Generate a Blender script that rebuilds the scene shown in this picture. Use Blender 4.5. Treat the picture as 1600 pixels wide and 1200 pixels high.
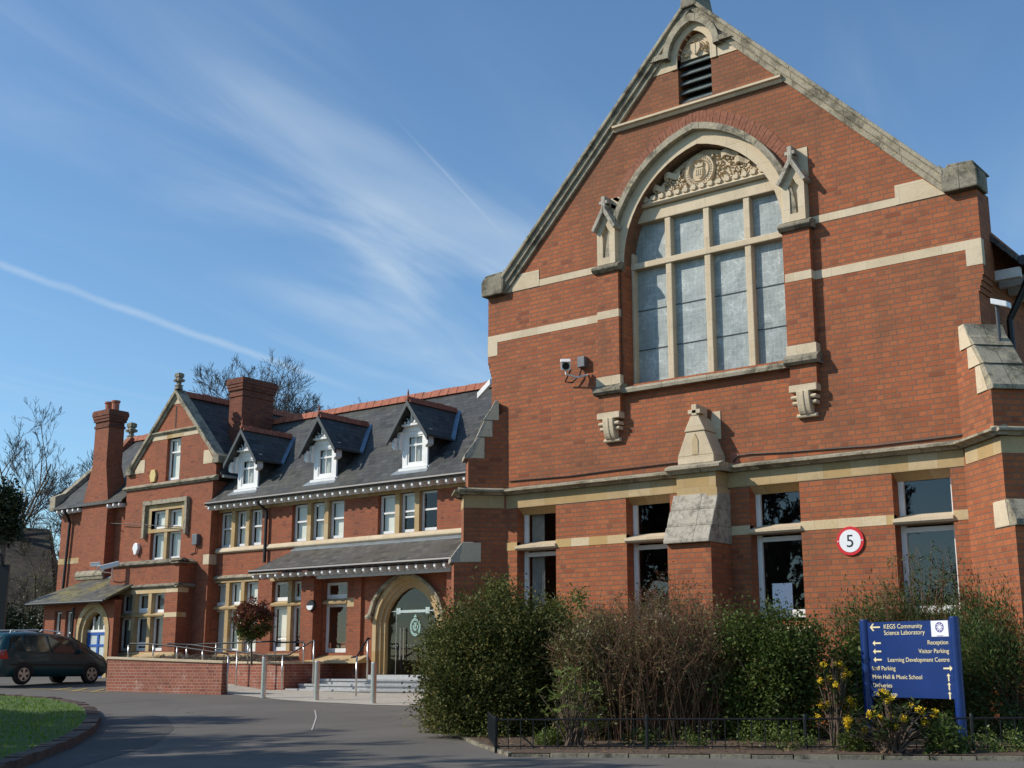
import bpy, bmesh, math, random
import numpy as np
from mathutils import Vector, Matrix
from mathutils.geometry import tessellate_polygon
for o in list(bpy.data.objects): bpy.data.objects.remove(o)
SC = bpy.context.scene
COL = SC.collection
# ------------------------------------------------------------------ camera
F, YAW, PIT, ROL = 1960.8, .66653, .22, .00149
POS = np.array([13.908, -16.982, 1.5])
def cam_axes():
    f = np.array([-math.sin(YAW)*math.cos(PIT), math.cos(YAW)*math.cos(PIT), math.sin(PIT)])
    r = np.array([math.cos(YAW), math.sin(YAW), 0]); u = np.cross(r, f)
    return f, r*math.cos(ROL)+u*math.sin(ROL), u*math.cos(ROL)-r*math.sin(ROL)
AX = cam_axes()
cam = bpy.data.cameras.new('camera'); camo = bpy.data.objects.new('camera', cam); COL.objects.link(camo)
M3 = Matrix(((AX[1][0], AX[2][0], -AX[0][0]), (AX[1][1], AX[2][1], -AX[0][1]), (AX[1][2], AX[2][2], -AX[0][2])))
camo.matrix_world = Matrix.Translation(POS) @ M3.to_4x4()
cam.sensor_width = 36; cam.lens = F*36/1600; cam.clip_end = 3000; cam.clip_start = .1
SC.camera = camo
# surveying helpers: the point of a known plane seen at a photo pixel
def ray(px, py): return AX[0]+AX[1]*(px-800)/F+AX[2]*(600-py)/F
def atY(px, py, Y): d = ray(px, py); return POS+d*((Y-POS[1])/d[1])
def atX(px, py, X): d = ray(px, py); return POS+d*((X-POS[0])/d[0])
def atZ(px, py, Z): d = ray(px, py); return POS+d*((Z-POS[2])/d[2])
def ground(x, y): return .60+.03*min(max(y, -40), 12)+.020*min(max(0, -8-x), 25)
def atG(px, py):
    z = .6
    for _ in range(40):
        q = atZ(px, py, z); z = .5*z+.5*ground(q[0], q[1])
    return q
def away(px, d):
    f = ray(px, 1038); f = f/math.hypot(f[0], f[1]); x, y = POS[0]+f[0]*d, POS[1]+f[1]*d
    return x, y
def pxm(px, d): return px*d/F
def zat(px, py, d):
    f = ray(px, py); return POS[2]+f[2]/math.hypot(f[0], f[1])*d
# ------------------------------------------------------------------ world, sun, exposure
SUN = Vector((-1.04, -1.0, 1.0)).normalized()
ELEV = math.asin(SUN.z); AZ = math.atan2(SUN.x, SUN.y)
W = bpy.data.worlds.new('World'); SC.world = W; W.use_nodes = True
class NT:
    def __init__(s, tree): s.t = tree; s.t.nodes.clear()
    def n(s, typ, props=None, **ins):
        nd = s.t.nodes.new(typ)
        for k, v in (props or {}).items(): setattr(nd, k, v)
        for k, v in ins.items():
            k2 = int(k[1:]) if k[0] == '_' and k[1:].isdigit() else k.replace('_', ' ')
            s.set(nd, k2, v)
        return nd
    def set(s, nd, k, v):
        i = nd.inputs[k]
        if isinstance(v, bpy.types.NodeSocket): s.t.links.new(v, i)
        elif isinstance(v, bpy.types.Node): s.t.links.new(v.outputs[0], i)
        elif isinstance(v, (tuple, list)) and len(v) == 3 and i.type == 'RGBA': i.default_value = (*v, 1)
        else: i.default_value = v
    def math(s, op, a, b=None, c=None, clamp=False):
        nd = s.t.nodes.new('ShaderNodeMath'); nd.operation = op; nd.use_clamp = clamp
        for i, v in enumerate((a, b, c)):
            if v is not None: s.set(nd, i, v)
        return nd.outputs[0]
    def vmath(s, op, a, b=None, scale=None):
        nd = s.t.nodes.new('ShaderNodeVectorMath'); nd.operation = op
        s.set(nd, 0, a)
        if b is not None: s.set(nd, 1, b)
        if scale is not None: s.set(nd, 'Scale', scale)
        return nd.outputs['Value'] if op in ('DOT_PRODUCT', 'LENGTH') else nd.outputs[0]
    def ramp(s, fac, stops):
        nd = s.t.nodes.new('ShaderNodeValToRGB'); s.set(nd, 0, fac); e = nd.color_ramp.elements
        while len(e) < len(stops): e.new(.5)
        for el, (p, c) in zip(e, stops):
            el.position = p; el.color = (*c, 1) if not isinstance(c, (int, float)) else (c, c, c, 1)
        return nd.outputs[0]
    def mix(s, fac, a, b, typ='MIX'):
        nd = s.t.nodes.new('ShaderNodeMix'); nd.data_type = 'RGBA'; nd.blend_type = typ
        s.set(nd, 0, fac); s.set(nd, 6, a); s.set(nd, 7, b); return nd.outputs[2]
    def noise(s, vec, scale, detail=3, rough=.55, dist=0):
        return s.n('ShaderNodeTexNoise', None, Vector=vec, Scale=scale, Detail=detail, Roughness=rough, Distortion=dist).outputs[0]
    def smooth(s, v, a, b):
        nd = s.t.nodes.new('ShaderNodeMapRange'); nd.interpolation_type = 'SMOOTHSTEP'
        s.set(nd, 0, v); nd.inputs[1].default_value = a; nd.inputs[2].default_value = b
        return nd.outputs[0]
w = NT(W.node_tree)
sky = w.n('ShaderNodeTexSky', dict(sky_type='NISHITA', sun_disc=False, sun_elevation=ELEV, sun_rotation=AZ, air_density=1.0, dust_density=.15, ozone_density=3.0))
dirv = w.n('ShaderNodeTexCoord').outputs['Generated']
dirn = w.vmath('NORMALIZE', dirv)
def plane_n(p, q):
    n = np.cross(ray(*p), ray(*q)); return tuple(n/np.linalg.norm(n))
def unit(p):
    r_ = ray(*p); return tuple(r_/np.linalg.norm(r_))
def along(p, q):          # axis in the p-q plane, perpendicular to p, towards q
    a = np.array(unit(p)); b = np.array(unit(q)); t = b-a*(a@b); return tuple(t/np.linalg.norm(t))
# thin high cirrus: streaky noise inside a broad band of the sky dome, and two vapour trails
sx = w.n('ShaderNodeSeparateXYZ', None, Vector=dirn)
inv = w.math('DIVIDE', 1.0, w.math('MAXIMUM', sx.outputs[2], .03))
cp = w.n('ShaderNodeCombineXYZ', None, X=w.math('MULTIPLY', sx.outputs[0], inv), Y=w.math('MULTIPLY', sx.outputs[1], inv)).outputs[0]
def cpt(p): r_ = ray(*p); return np.array([r_[0]/r_[2], r_[1]/r_[2]])
dv = cpt((720, 420))-cpt((200, 100)); ang = math.atan2(dv[1], dv[0])
mp = w.n('ShaderNodeMapping', dict(vector_type='TEXTURE'), Vector=cp, Rotation=(0, 0, ang), Scale=(2.6, .60, 1))
n1 = w.noise(mp.outputs[0], 1.5, 6, .52, 1.0)
n2 = w.noise(cp, .75, 3, .5)
wob = w.math('MULTIPLY', w.math('SUBTRACT', w.noise(cp, .9, 4), .5), .22)
d0 = w.math('ADD', w.vmath('DOT_PRODUCT', dirn, plane_n((80, 60), (800, 480))), wob)
band = w.math('SUBTRACT', 1.0, w.smooth(w.math('ABSOLUTE', d0), -.01, .15))
c1 = w.math('MULTIPLY', w.math('MULTIPLY', w.smooth(n1, .30, .80), band), w.smooth(n2, .20, .60))
t0 = w.smooth(w.vmath('DOT_PRODUCT', dirn, along((80, 60), (800, 480))), .0, .34)
c1 = w.math('MULTIPLY', c1, w.math('MULTIPLY_ADD', t0, .75, .25))
c1b = w.math('MULTIPLY', w.math('MULTIPLY', w.smooth(n1, .42, .9), .16), w.math('SUBTRACT', 1.0, w.smooth(sx.outputs[2], .35, .62)))
def trail(p, q, wd, amp, a0, a1, fuzz):
    d_ = w.math('ADD', w.vmath('DOT_PRODUCT', dirn, plane_n(p, q)), w.math('MULTIPLY', w.math('SUBTRACT', w.noise(dirn, 26, 4), .5), fuzz))
    m_ = w.math('SUBTRACT', 1.0, w.smooth(w.math('ABSOLUTE', d_), 0, wd))
    al = w.vmath('DOT_PRODUCT', dirn, along(p, q))
    m_ = w.math('MULTIPLY', m_, w.math('MULTIPLY', w.smooth(al, a0-.03, a0+.03), w.math('SUBTRACT', 1.0, w.smooth(al, a1-.04, a1+.04))))
    m_ = w.math('MULTIPLY', m_, w.math('MULTIPLY_ADD', w.noise(dirn, 14, 3), .9, .25))
    return w.math('MULTIPLY', m_, amp)
t1 = trail((10, 418), (500, 590), .0046, .36, -.02, .25, .006)
t2 = trail((640, 210), (770, 350), .0020, .16, .0, .09, .001)
cl = w.math('ADD', w.math('ADD', w.math('MULTIPLY', c1, .72), c1b), w.math('ADD', t1, t2), clamp=True)
skyt = w.mix(1.0, sky.outputs[0], (.79, .94, .99), 'MULTIPLY')
skyc = w.mix(cl, skyt, (4.3, 5.0, 5.6))
bg = w.n('ShaderNodeBackground', None, Color=skyc, Strength=.112)
w.n('ShaderNodeOutputWorld', None, Surface=bg.outputs[0])
sl = bpy.data.lights.new('sun', 'SUN'); sl.energy = 3.1; sl.angle = math.radians(.55); sl.color = (1, .93, .82)
so = bpy.data.objects.new('sun', sl); COL.objects.link(so); so.rotation_mode = 'QUATERNION'
so.rotation_quaternion = (-SUN).to_track_quat('-Z', 'Y'); so.location = (-30, -30, 40)
SC.view_settings.view_transform = 'Standard'; SC.view_settings.look = 'None'; SC.view_settings.exposure = 0.5
SC.view_settings.gamma = 1
SC.cycles.max_bounces = 8; SC.cycles.transparent_max_bounces = 12
# ------------------------------------------------------------------ materials
MT = {}
def newmat(name):
    m = bpy.data.materials.new(name); m.use_nodes = True; MT[name] = m
    return m, NT(m.node_tree)
def finish(t, col, rough=.7, metal=0, bump=None, bstr=.3, bdist=.01, spec=.5, coat=0, transl=None):
    p = t.n('ShaderNodeBsdfPrincipled', None, Roughness=rough, Metallic=metal)
    t.set(p, 'Base Color', col); p.inputs['Specular IOR Level'].default_value = spec
    if coat: p.inputs['Coat Weight'].default_value = coat; p.inputs['Coat Roughness'].default_value = .05
    if bump is not None:
        b = t.n('ShaderNodeBump', None, Height=bump, Strength=bstr, Distance=bdist); t.set(p, 'Normal', b.outputs[0])
    out = p.outputs[0]
    if transl is not None:
        tr = t.n('ShaderNodeBsdfTranslucent'); t.set(tr, 'Color', transl[0])
        ms = t.n('ShaderNodeMixShader', None, _0=transl[1]); t.set(ms, 1, out); t.set(ms, 2, tr.outputs[0]); out = ms.outputs[0]
    t.n('ShaderNodeOutputMaterial', None, Surface=out)
def planar(t):      # wall / roof coordinates in metres along and up any sloping face
    g = t.n('ShaderNodeNewGeometry'); N = g.outputs['True Normal']; P = g.outputs['Position']
    u = t.vmath('NORMALIZE', t.vmath('CROSS_PRODUCT', (0, 0, 1), N)); v = t.vmath('CROSS_PRODUCT', N, u)
    return t.n('ShaderNodeCombineXYZ', None, X=t.vmath('DOT_PRODUCT', P, u), Y=t.vmath('DOT_PRODUCT', P, v)).outputs[0], P
def brick(name, c1, c2, mortar, stain=(.13, .07, .05), stain_amt=.5, mort=.0055, row=.0762, salts=0, top=0):
    m, t = newmat(name); uv, P = planar(t)
    wob = t.vmath('SCALE', t.n('ShaderNodeTexNoise', None, Vector=P, Scale=5.0).outputs[1], scale=.006)
    b = t.n('ShaderNodeTexBrick', dict(offset=.5, offset_frequency=2, squash=.5, squash_frequency=2), Vector=t.vmath('ADD', uv, wob), Scale=1.0,
            Color1=c1, Color2=c2, Mortar=mortar, Mortar_Size=mort, Mortar_Smooth=.25, Bias=-.1, Brick_Width=.2335, Row_Height=row)
    # odd burnt bricks
    b2 = t.n('ShaderNodeTexBrick', dict(offset=.5, offset_frequency=2, squash=.5, squash_frequency=2), Vector=t.vmath('ADD', uv, wob), Scale=1.0,
             Color1=(0, 0, 0), Color2=(1, 1, 1), Mortar=(0, 0, 0), Mortar_Size=mort, Bias=0.0, Brick_Width=.2335, Row_Height=row)
    col = t.mix(t.math('MULTIPLY', t.smooth(b2.outputs[0], .93, .99), .45), b.outputs[0], (c2[0]*.45, c2[1]*.5, c2[2]*.7))
    pch = t.noise(P, 1.25, 6, .7, .5); pu = t.noise(P, 5.5, 3, .6)
    col = t.mix(t.math('MULTIPLY', t.smooth(pch, .47, .66), .62), col, t.mix(.55, col, (.17, .085, .05)))
    col = t.mix(t.math('MULTIPLY', t.smooth(pu, .52, .72), .35), col, t.mix(.5, col, (.20, .085, .075)))
    big = t.noise(P, .55, 5, .6); mid = t.noise(P, 2.3, 4, .6); fine = t.noise(P, 46, 3, .6)
    if top:
        z = t.n('ShaderNodeSeparateXYZ', None, Vector=P).outputs[2]
        big = t.math('ADD', big, t.math('MULTIPLY', t.smooth(z, 7.5, 11.5), top))
    col = t.mix(t.math('MULTIPLY', t.smooth(big, .46, .74), stain_amt), col, t.mix(.55, col, stain))
    col = t.mix(t.math('MULTIPLY', t.smooth(mid, .5, .8), .35), col, t.mix(.5, col, (c1[0]*1.1, c1[1]*1.5, c1[2]*1.5)))
    col = t.mix(t.math('MULTIPLY', t.smooth(fine, .3, .75), .35), col, (c2[0]*.55, c2[1]*.55, c2[2]*.6))
    stv = t.n('ShaderNodeMapping', None, Vector=P, Scale=(3.2, 3.2, .28)); sn = t.noise(stv.outputs[0], 1.0, 5, .65)
    col = t.mix(t.math('MULTIPLY', t.smooth(sn, .50, .74), stain_amt*.6), col, t.mix(.6, col, stain))
    if salts:
        z = t.n('ShaderNodeSeparateXYZ', None, Vector=P).outputs[2]
        sm = t.math('MULTIPLY', t.smooth(t.noise(P, 2.2, 5, .7), .52, .68), t.smooth(t.math('SUBTRACT', 1.75, z), .15, .5))
        col = t.mix(t.math('MULTIPLY', t.math('MULTIPLY', sm, t.math('MULTIPLY_ADD', b.outputs[1], .55, .25)), salts), col, (.72, .62, .55))
    h = t.math('ADD', t.math('MULTIPLY', b.outputs[1], -1.0), t.math('MULTIPLY', fine, .5))
    finish(t, col, .85, bump=h, bstr=.8, bdist=.008, spec=.25)
    return m
BR_H = brick('hall_brick', (.455, .142, .056), (.335, .096, .041), (.215, .135, .09), stain=(.11, .075, .045), stain_amt=.85, top=.24, mort=.0085)
BR_W = brick('wing_brick', (.40, .116, .050), (.295, .080, .040), (.24, .14, .095), stain_amt=.6, mort=.0085)
BR_D = brick('sooty_brick', (.27, .08, .042), (.14, .048, .034), (.15, .11, .08), stain=(.05, .035, .03), stain_amt=.9)
BR_S = brick('salted_brick', (.40, .14, .09), (.29, .09, .06), (.52, .38, .28), salts=.85, mort=.006)
def stone(name, c1, c2, dirt=(.16, .13, .09), amt=.4, block=.55, scale=2.0, hard=.0, rough=.85):
    m, t = newmat(name); uv, P = planar(t)
    b = t.n('ShaderNodeTexBrick', dict(offset=.37, offset_frequency=2), Vector=uv, Scale=1.0, Color1=c1, Color2=c2,
            Mortar=tuple(x*.55 for x in c1), Mortar_Size=.0025, Mortar_Smooth=.3, Brick_Width=block, Row_Height=.46, Bias=hard)
    n1 = t.noise(P, scale, 6, .65); n2 = t.noise(P, 30, 4, .65)
    col = t.mix(t.math('MULTIPLY', t.smooth(n1, .44, .72), amt), b.outputs[0], dirt)
    col = t.mix(t.math('MULTIPLY', t.smooth(n2, .42, .8), .35), col, tuple(x*.6 for x in c2))
    finish(t, col, rough, bump=n2, bstr=.25, bdist=.006, spec=.25)
    return m
ST = stone('cream_stone', (.66, .545, .385), (.60, .48, .32), amt=.22)
ST_O = stone('ochre_stone', (.54, .415, .245), (.43, .285, .12), amt=.25, block=.42, hard=.0)
ST_B = stone('banded_stone', (.68, .56, .375), (.52, .345, .14), amt=.15, block=.36)
def lichen(name, base=(.40, .35, .26), dark=(.075, .068, .05), pale=(.52, .45, .28), s=1.0, da=.8):
    m, t = newmat(name); uv, P = planar(t)
    n1 = t.noise(P, 3.2*s, 8, .72, .4); n2 = t.noise(P, 11*s, 6, .7); n3 = t.noise(P, 60, 3, .6)
    col = t.mix(t.math('MULTIPLY', t.smooth(n1, .43, .66), da), base, dark)
    col = t.mix(t.math('MULTIPLY', t.smooth(n2, .52, .68), .75), col, pale)
    col = t.mix(t.math('MULTIPLY', t.smooth(n3, .45, .7), .4), col, dark)
    jb_ = t.n('ShaderNodeTexBrick', dict(offset=.5), Vector=uv, Scale=1.0, Color1=(0, 0, 0), Color2=(0, 0, 0), Mortar=(1, 1, 1), Mortar_Size=.006, Brick_Width=.82, Row_Height=40.0).outputs[0]; col = t.mix(t.math('MULTIPLY', jb_, .75), col, dark)
    finish(t, col, .92, bump=t.math('ADD', n2, n3), bstr=.6, bdist=.012, spec=.15)
    return m
LI = lichen('lichened_stone'); LI_D = lichen('weathered_dark_stone', base=(.30, .265, .20), dark=(.055, .05, .04), pale=(.36, .31, .18), da=.9)
LI_W = lichen('pitted_pale_stone', base=(.46, .41, .33), dark=(.13, .12, .10), pale=(.60, .55, .46), s=2.2, da=.75)
def slate(name, c1, c2, moss=(.13, .12, .06), ma=.35, bw=.24, rh=.17):
    m, t = newmat(name); uv, P = planar(t)
    wob = t.vmath('SCALE', t.n('ShaderNodeTexNoise', None, Vector=P, Scale=3.0).outputs[1], scale=.02)
    b = t.n('ShaderNodeTexBrick', dict(offset=.5, offset_frequency=2), Vector=t.vmath('ADD', uv, wob), Scale=1.0, Color1=c1, Color2=c2, Mortar=tuple(x*.3 for x in c1),
            Mortar_Size=.007, Mortar_Smooth=.2, Brick_Width=bw, Row_Height=rh, Bias=0.0)
    b2 = t.n('ShaderNodeTexBrick', dict(offset=.5, offset_frequency=2), Vector=t.vmath('ADD', uv, wob), Scale=1.0, Color1=(0, 0, 0), Color2=(1, 1, 1), Mortar=(0, 0, 0), Mortar_Size=.004, Brick_Width=bw, Row_Height=rh).outputs[0]
    n1 = t.noise(P, .8, 6, .65); n2 = t.noise(P, 9, 5, .65)
    v = t.math('FRACT', t.math('DIVIDE', t.n('ShaderNodeSeparateXYZ', None, Vector=t.vmath('ADD', uv, wob)).outputs[1], rh))
    col = t.mix(t.math('MULTIPLY', t.math('MULTIPLY', t.smooth(n1, .4, .68), t.smooth(n2, .3, .6)), ma), b.outputs[0], moss)
    col = t.mix(t.math('MULTIPLY', t.smooth(n2, .55, .8), .3), col, tuple(min(1, x*2.2) for x in c2))
    col = t.mix(t.math('MULTIPLY', t.smooth(b2, .88, .96), .25), col, tuple(min(1, x*1.7) for x in c2)); col = t.mix(t.math('MULTIPLY', t.math('SUBTRACT', 1.0, t.smooth(b2, .03, .12)), .5), col, tuple(x*.5 for x in c1))
    h = t.math('ADD', t.math('MULTIPLY', v, -1.0), t.math('MULTIPLY', n2, .4))
    finish(t, col, .6, bump=h, bstr=.5, bdist=.02, spec=.35)
    return m
SL = slate('slate', (.046, .048, .048), (.074, .075, .073), moss=(.12, .11, .06), ma=.45)
SL_M = slate('mossy_slate', (.075, .075, .068), (.115, .11, .10), moss=(.30, .25, .04), ma=.75)
SL_C = slate('porch_slate', (.082, .078, .070), (.125, .118, .105), moss=(.12, .10, .05), ma=.4)
TILE = slate('brown_roof_tile', (.035, .025, .018), (.055, .038, .026), bw=.17, rh=.1)
def flat(name, c, rough=.6, metal=0, var=.12, sc=8, spec=.5, coat=0, bump=0, dirt=None):
    m, t = newmat(name); P = t.n('ShaderNodeNewGeometry').outputs['Position']
    n = t.noise(P, sc, 5, .6)
    col = t.mix(t.smooth(n, .25, .8), tuple(min(1, x*(1+var)) for x in c), tuple(x*(1-var) for x in c))
    if dirt: col = t.mix(t.math('MULTIPLY', t.smooth(t.noise(P, sc*.4, 6, .7), .48, .75), dirt[1]), col, dirt[0])
    finish(t, col, rough, metal, bump=(n if bump else None), bstr=bump, bdist=.005, spec=spec, coat=coat)
    return m
WHITE = flat('white_paint', (.80, .79, .76), .45, var=.05, sc=5, dirt=((.5, .46, .40), .35))
WPLAST = flat('white_plastic', (.80, .80, .79), .35, var=.03)
GREYW = flat('grey_white_timber', (.52, .50, .46), .6, var=.12, dirt=((.3, .27, .22), .5))
CLAY = flat('clay_tile', (.33, .10, .052), .8, var=.3, sc=7, bump=.2, dirt=((.16, .08, .05), .6))
LEAD = flat('lead', (.26, .29, .31), .45, .4, var=.2, sc=4)
LEADB = flat('lead_flashing', (.20, .27, .33), .4, .5, var=.2, sc=4)
BLACK = flat('black_iron', (.014, .014, .015), .45, .2, var=.2)
DGREY = flat('dark_grey_plastic', (.045, .05, .055), .5)
GREY = flat('grey_plastic', (.12, .13, .14), .5)
STEEL = flat('brushed_steel', (.62, .60, .57), .3, .9, var=.08, sc=20)
LOUV = flat('louvre_slate', (.125, .15, .145), .6, var=.25, sc=9, dirt=((.2, .22, .19), .5))
TERR = flat('terracotta', (.34, .12, .07), .8, var=.25)
BLUE = flat('blue_sign', (.006, .032, .155), .35, var=.12, sc=3, spec=.5)
BLUED = flat('blue_door_paint', (.012, .085, .38), .4, var=.1)
CREAMT = flat('cream_lettering', (.80, .70, .40), .5, var=.03)
CREST = flat('etched_crest', (.30, .47, .42), .6, var=.1)
BLIND = flat('cream_blind', (.86, .82, .72), .8, var=.06, sc=3)
CURT = flat('grey_net_curtain', (.42, .42, .40), .9, var=.15, sc=9)
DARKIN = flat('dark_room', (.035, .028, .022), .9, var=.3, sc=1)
PLASTER = flat('plain_plaster', (.32, .27, .21), .9, var=.1)
WOODIN = flat('brown_inner_door', (.10, .045, .02), .5, var=.3, sc=6)
RED = flat('red_sign_paint', (.62, .015, .02), .4, var=.04)
SIGNW = flat('sign_white', (.82, .83, .84), .4, var=.02)
SIGNK = flat('sign_black', (.012, .013, .02), .4)
PURP = flat('purple_print', (.10, .07, .30), .5)
PAPER = flat('paper', (.85, .87, .92), .8, var=.02)
YELL = flat('yellow_line', (.45, .33, .10), .8, var=.3, sc=12, dirt=((.1, .09, .08), .7))
TWIG = flat('brown_twig', (.105, .072, .050), .9, var=.4, sc=4)
BARK = flat('grey_bark', (.105, .085, .066), .9, var=.4, sc=3)
BARKG = flat('mossy_bark', (.10, .085, .045), .9, var=.4, sc=3)
CABLE = flat('black_cable', (.02, .018, .018), .6)
def glass(name, tint=(.55, .6, .6), refl=1.0, ior=1.5):
    m, t = newmat(name)
    g = t.n('ShaderNodeBsdfGlossy', None, Color=(refl, refl, refl), Roughness=.015)
    n = t.noise(t.n('ShaderNodeNewGeometry').outputs['Position'], 1.3, 2)
    bmp = t.n('ShaderNodeBump', None, Height=n, Strength=.12, Distance=.02); t.set(g, 'Normal', bmp.outputs[0])
    tr = t.n('ShaderNodeBsdfTransparent', None, Color=tint)
    geo = t.n('ShaderNodeNewGeometry'); cosv = t.math('ABSOLUTE', t.vmath('DOT_PRODUCT', geo.outputs['Normal'], geo.outputs['Incoming']))
    f0 = ((ior-1)/(ior+1))**2; fr = t.math('MULTIPLY_ADD', t.math('POWER', t.math('SUBTRACT', 1.0, cosv, clamp=True), 5.0), 1-f0, f0)
    ms = t.n('ShaderNodeMixShader', None, _0=fr); t.set(ms, 1, tr.outputs[0]); t.set(ms, 2, g.outputs[0])
    t.n('ShaderNodeOutputMaterial', None, Surface=ms.outputs[0])
    return m
GLASS = glass('window_glass', (.86, .89, .88)); GLASSD = glass('old_dark_glass', (.90, .90, .88), ior=1.66)
GLASSG = glass('green_tinted_glass', (.34, .41, .37), ior=1.55)
def leaded():
    m, t = newmat('leaded_glass'); uv, P = planar(t)
    dist = t.vmath('SCALE', t.n('ShaderNodeTexNoise', None, Vector=P, Scale=7.0, Detail=2.0).outputs[1], scale=.05)
    uvd = t.vmath('ADD', uv, dist)
    b = t.n('ShaderNodeTexBrick', dict(offset=.0, offset_frequency=2), Vector=uvd, Scale=1.0, Color1=(.0, .0, .0), Color2=(1, 1, 1), Mortar=(0, 0, 0), Mortar_Size=.004,
            Brick_Width=.075, Row_Height=.09)
    vo = t.n('ShaderNodeTexVoronoi', dict(feature='DISTANCE_TO_EDGE'), Vector=uvd, Scale=7.5).outputs[0]
    n = t.noise(P, 3.0, 5, .65, .8); n2 = t.noise(P, 17, 4, .7, 1.0)
    col = t.mix(t.smooth(n, .3, .75), (.25, .285, .27), (.36, .395, .375))  # pale grey base puts the sky reflected by the glazing into the colour
    col = t.mix(t.math('MULTIPLY', b.outputs[0], .18), col, (.42, .47, .46))
    oi = t.n('ShaderNodeObjectInfo').outputs['Random']; col = t.mix(t.math('MULTIPLY', oi, .30), col, (.13, .16, .16))
    col = t.mix(t.math('MULTIPLY', b.outputs[1], .4), col, (.50, .54, .51))
    lead = t.math('MULTIPLY', t.math('SUBTRACT', 1.0, t.smooth(vo, .0, .035)), t.math('SUBTRACT', 1.0, t.smooth(n, .5, .6))); col = t.mix(t.math('MULTIPLY', lead, .45), col, (.07, .085, .085))
    col = t.mix(t.math('MULTIPLY', t.math('MULTIPLY', t.math('SUBTRACT', 1.0, t.smooth(vo, .0, .06)), t.smooth(n, .45, .6)), .7), col, (.56, .60, .57))
    col = t.mix(t.math('MULTIPLY', t.math('MULTIPLY', t.smooth(n2, .56, .70), t.smooth(n, .42, .62)), .8), col, (.62, .66, .64))
    finish(t, col, .35, bump=n2, bstr=.2, bdist=.01, spec=.35)
    return m
LEADED = leaded()
def asphalt(name, c, c2, patch=.5):
    m, t = newmat(name); P = t.n('ShaderNodeNewGeometry').outputs['Position']
    n1 = t.noise(P, .35, 6, .6, .5); n2 = t.noise(P, 120, 2, .6); n3 = t.noise(P, 3, 5, .7)
    st = t.n('ShaderNodeMapping', None, Vector=P, Scale=(1.2, .2, 1), Rotation=(0, 0, .6))
    n4 = t.noise(st.outputs[0], .8, 5, .6)
    col = t.mix(t.smooth(n1, .35, .7), c, c2)
    col = t.mix(t.math('MULTIPLY', t.smooth(n4, .5, .75), patch), col, tuple(x*.62 for x in c))
    col = t.mix(t.math('MULTIPLY', t.smooth(n2, .4, .7), .5), col, tuple(min(1, x*1.55) for x in c2))
    col = t.mix(t.math('MULTIPLY', t.smooth(n3, .55, .8), .25), col, (.11, .095, .075))
    vo = t.n('ShaderNodeTexVoronoi', dict(feature='DISTANCE_TO_EDGE'), Vector=t.vmath('ADD', P, t.vmath('SCALE', t.n('ShaderNodeTexNoise', None, Vector=P, Scale=1.5).outputs[1], scale=.9)), Scale=.35).outputs[0]
    crack = t.math('MULTIPLY', t.math('SUBTRACT', 1.0, t.smooth(vo, .0, .006)), t.smooth(n1, .5, .6))
    col = t.mix(t.math('MULTIPLY', crack, .6), col, (.02, .02, .02))
    finish(t, col, .85, bump=n2, bstr=.4, bdist=.006, spec=.25)
    return m
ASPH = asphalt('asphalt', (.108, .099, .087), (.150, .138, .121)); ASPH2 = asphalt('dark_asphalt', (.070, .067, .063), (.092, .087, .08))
CONC = flat('pale_paving', (.44, .40, .33), .85, var=.14, sc=5, bump=.2, dirt=((.28, .25, .2), .5))
GRAN = flat('grey_granite', (.40, .41, .41), .7, var=.2, sc=25, bump=.1, dirt=((.25, .25, .24), .4))
SOIL = flat('mulch', (.085, .055, .034), .95, var=.55, sc=22, bump=.9, dirt=((.16, .10, .06), .7))
GRASSG = flat('lawn_soil', (.06, .11, .015), .95, var=.3, sc=6)
FARG = flat('far_ground', (.075, .085, .045), .95, var=.3, sc=.2)
def leafmat(name, c1, c2, rough=.5, tr=.25, c3=None, f3=.1, spec=.4):
    m, t = newmat(name); g = t.n('ShaderNodeNewGeometry')
    r = g.outputs['Random Per Island']
    col = t.mix(r, c1, c2)
    if c3 is not None:
        col = t.mix(t.math('GREATER_THAN', t.math('FRACT', t.math('MULTIPLY', r, 17.3)), 1-f3), col, c3)
    n = t.noise(g.outputs['Position'], 1.8, 3)
    col = t.mix(t.math('MULTIPLY', t.smooth(n, .35, .7), .35), col, tuple(x*1.5 for x in c2))
    finish(t, col, rough, spec=spec, transl=(col, tr))
    return m
LF_DARK = leafmat('dark_evergreen_leaf', (.026, .042, .011), (.105, .118, .028), .6, .25, (.19, .155, .045), .22, .2)
LF_OLIVE = leafmat('olive_leaf', (.070, .080, .022), (.16, .15, .05), .5, .2, (.15, .11, .05), .15)
LF_LIGHT = leafmat('light_green_leaf', (.070, .110, .020), (.13, .165, .035), .5, .3)
LF_MID = leafmat('mid_green_leaf', (.034, .060, .010), (.085, .115, .022), .55, .28, (.10, .08, .03), .08, .25)
LF_BLUE = leafmat('grey_green_leaf', (.036, .066, .018), (.095, .135, .038), .55, .3, (.15, .085, .035), .1, .25)
LF_LAUR = leafmat('glossy_laurel_leaf', (.10, .15, .035), (.22, .26, .075), .3, .3)
LF_MAH = leafmat('mahonia_leaf', (.020, .040, .012), (.05, .075, .02), .3, .1, (.16, .05, .03), .06)
LF_RED = leafmat('red_tip_leaf', (.13, .028, .020), (.20, .055, .030), .4, .25, (.06, .075, .02), .15)
LF_FLOW = leafmat('yellow_flower', (.70, .46, .015), (.80, .58, .03), .6, .2)
LF_STRAP = leafmat('variegated_strap_leaf', (.14, .15, .03), (.35, .32, .12), .45, .2)
LF_LAV = leafmat('lavender_leaf', (.11, .10, .075), (.20, .175, .14), .8, .1)
LF_GRASS = leafmat('grass_blade', (.075, .145, .012), (.16, .26, .025), .6, .3)
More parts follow.
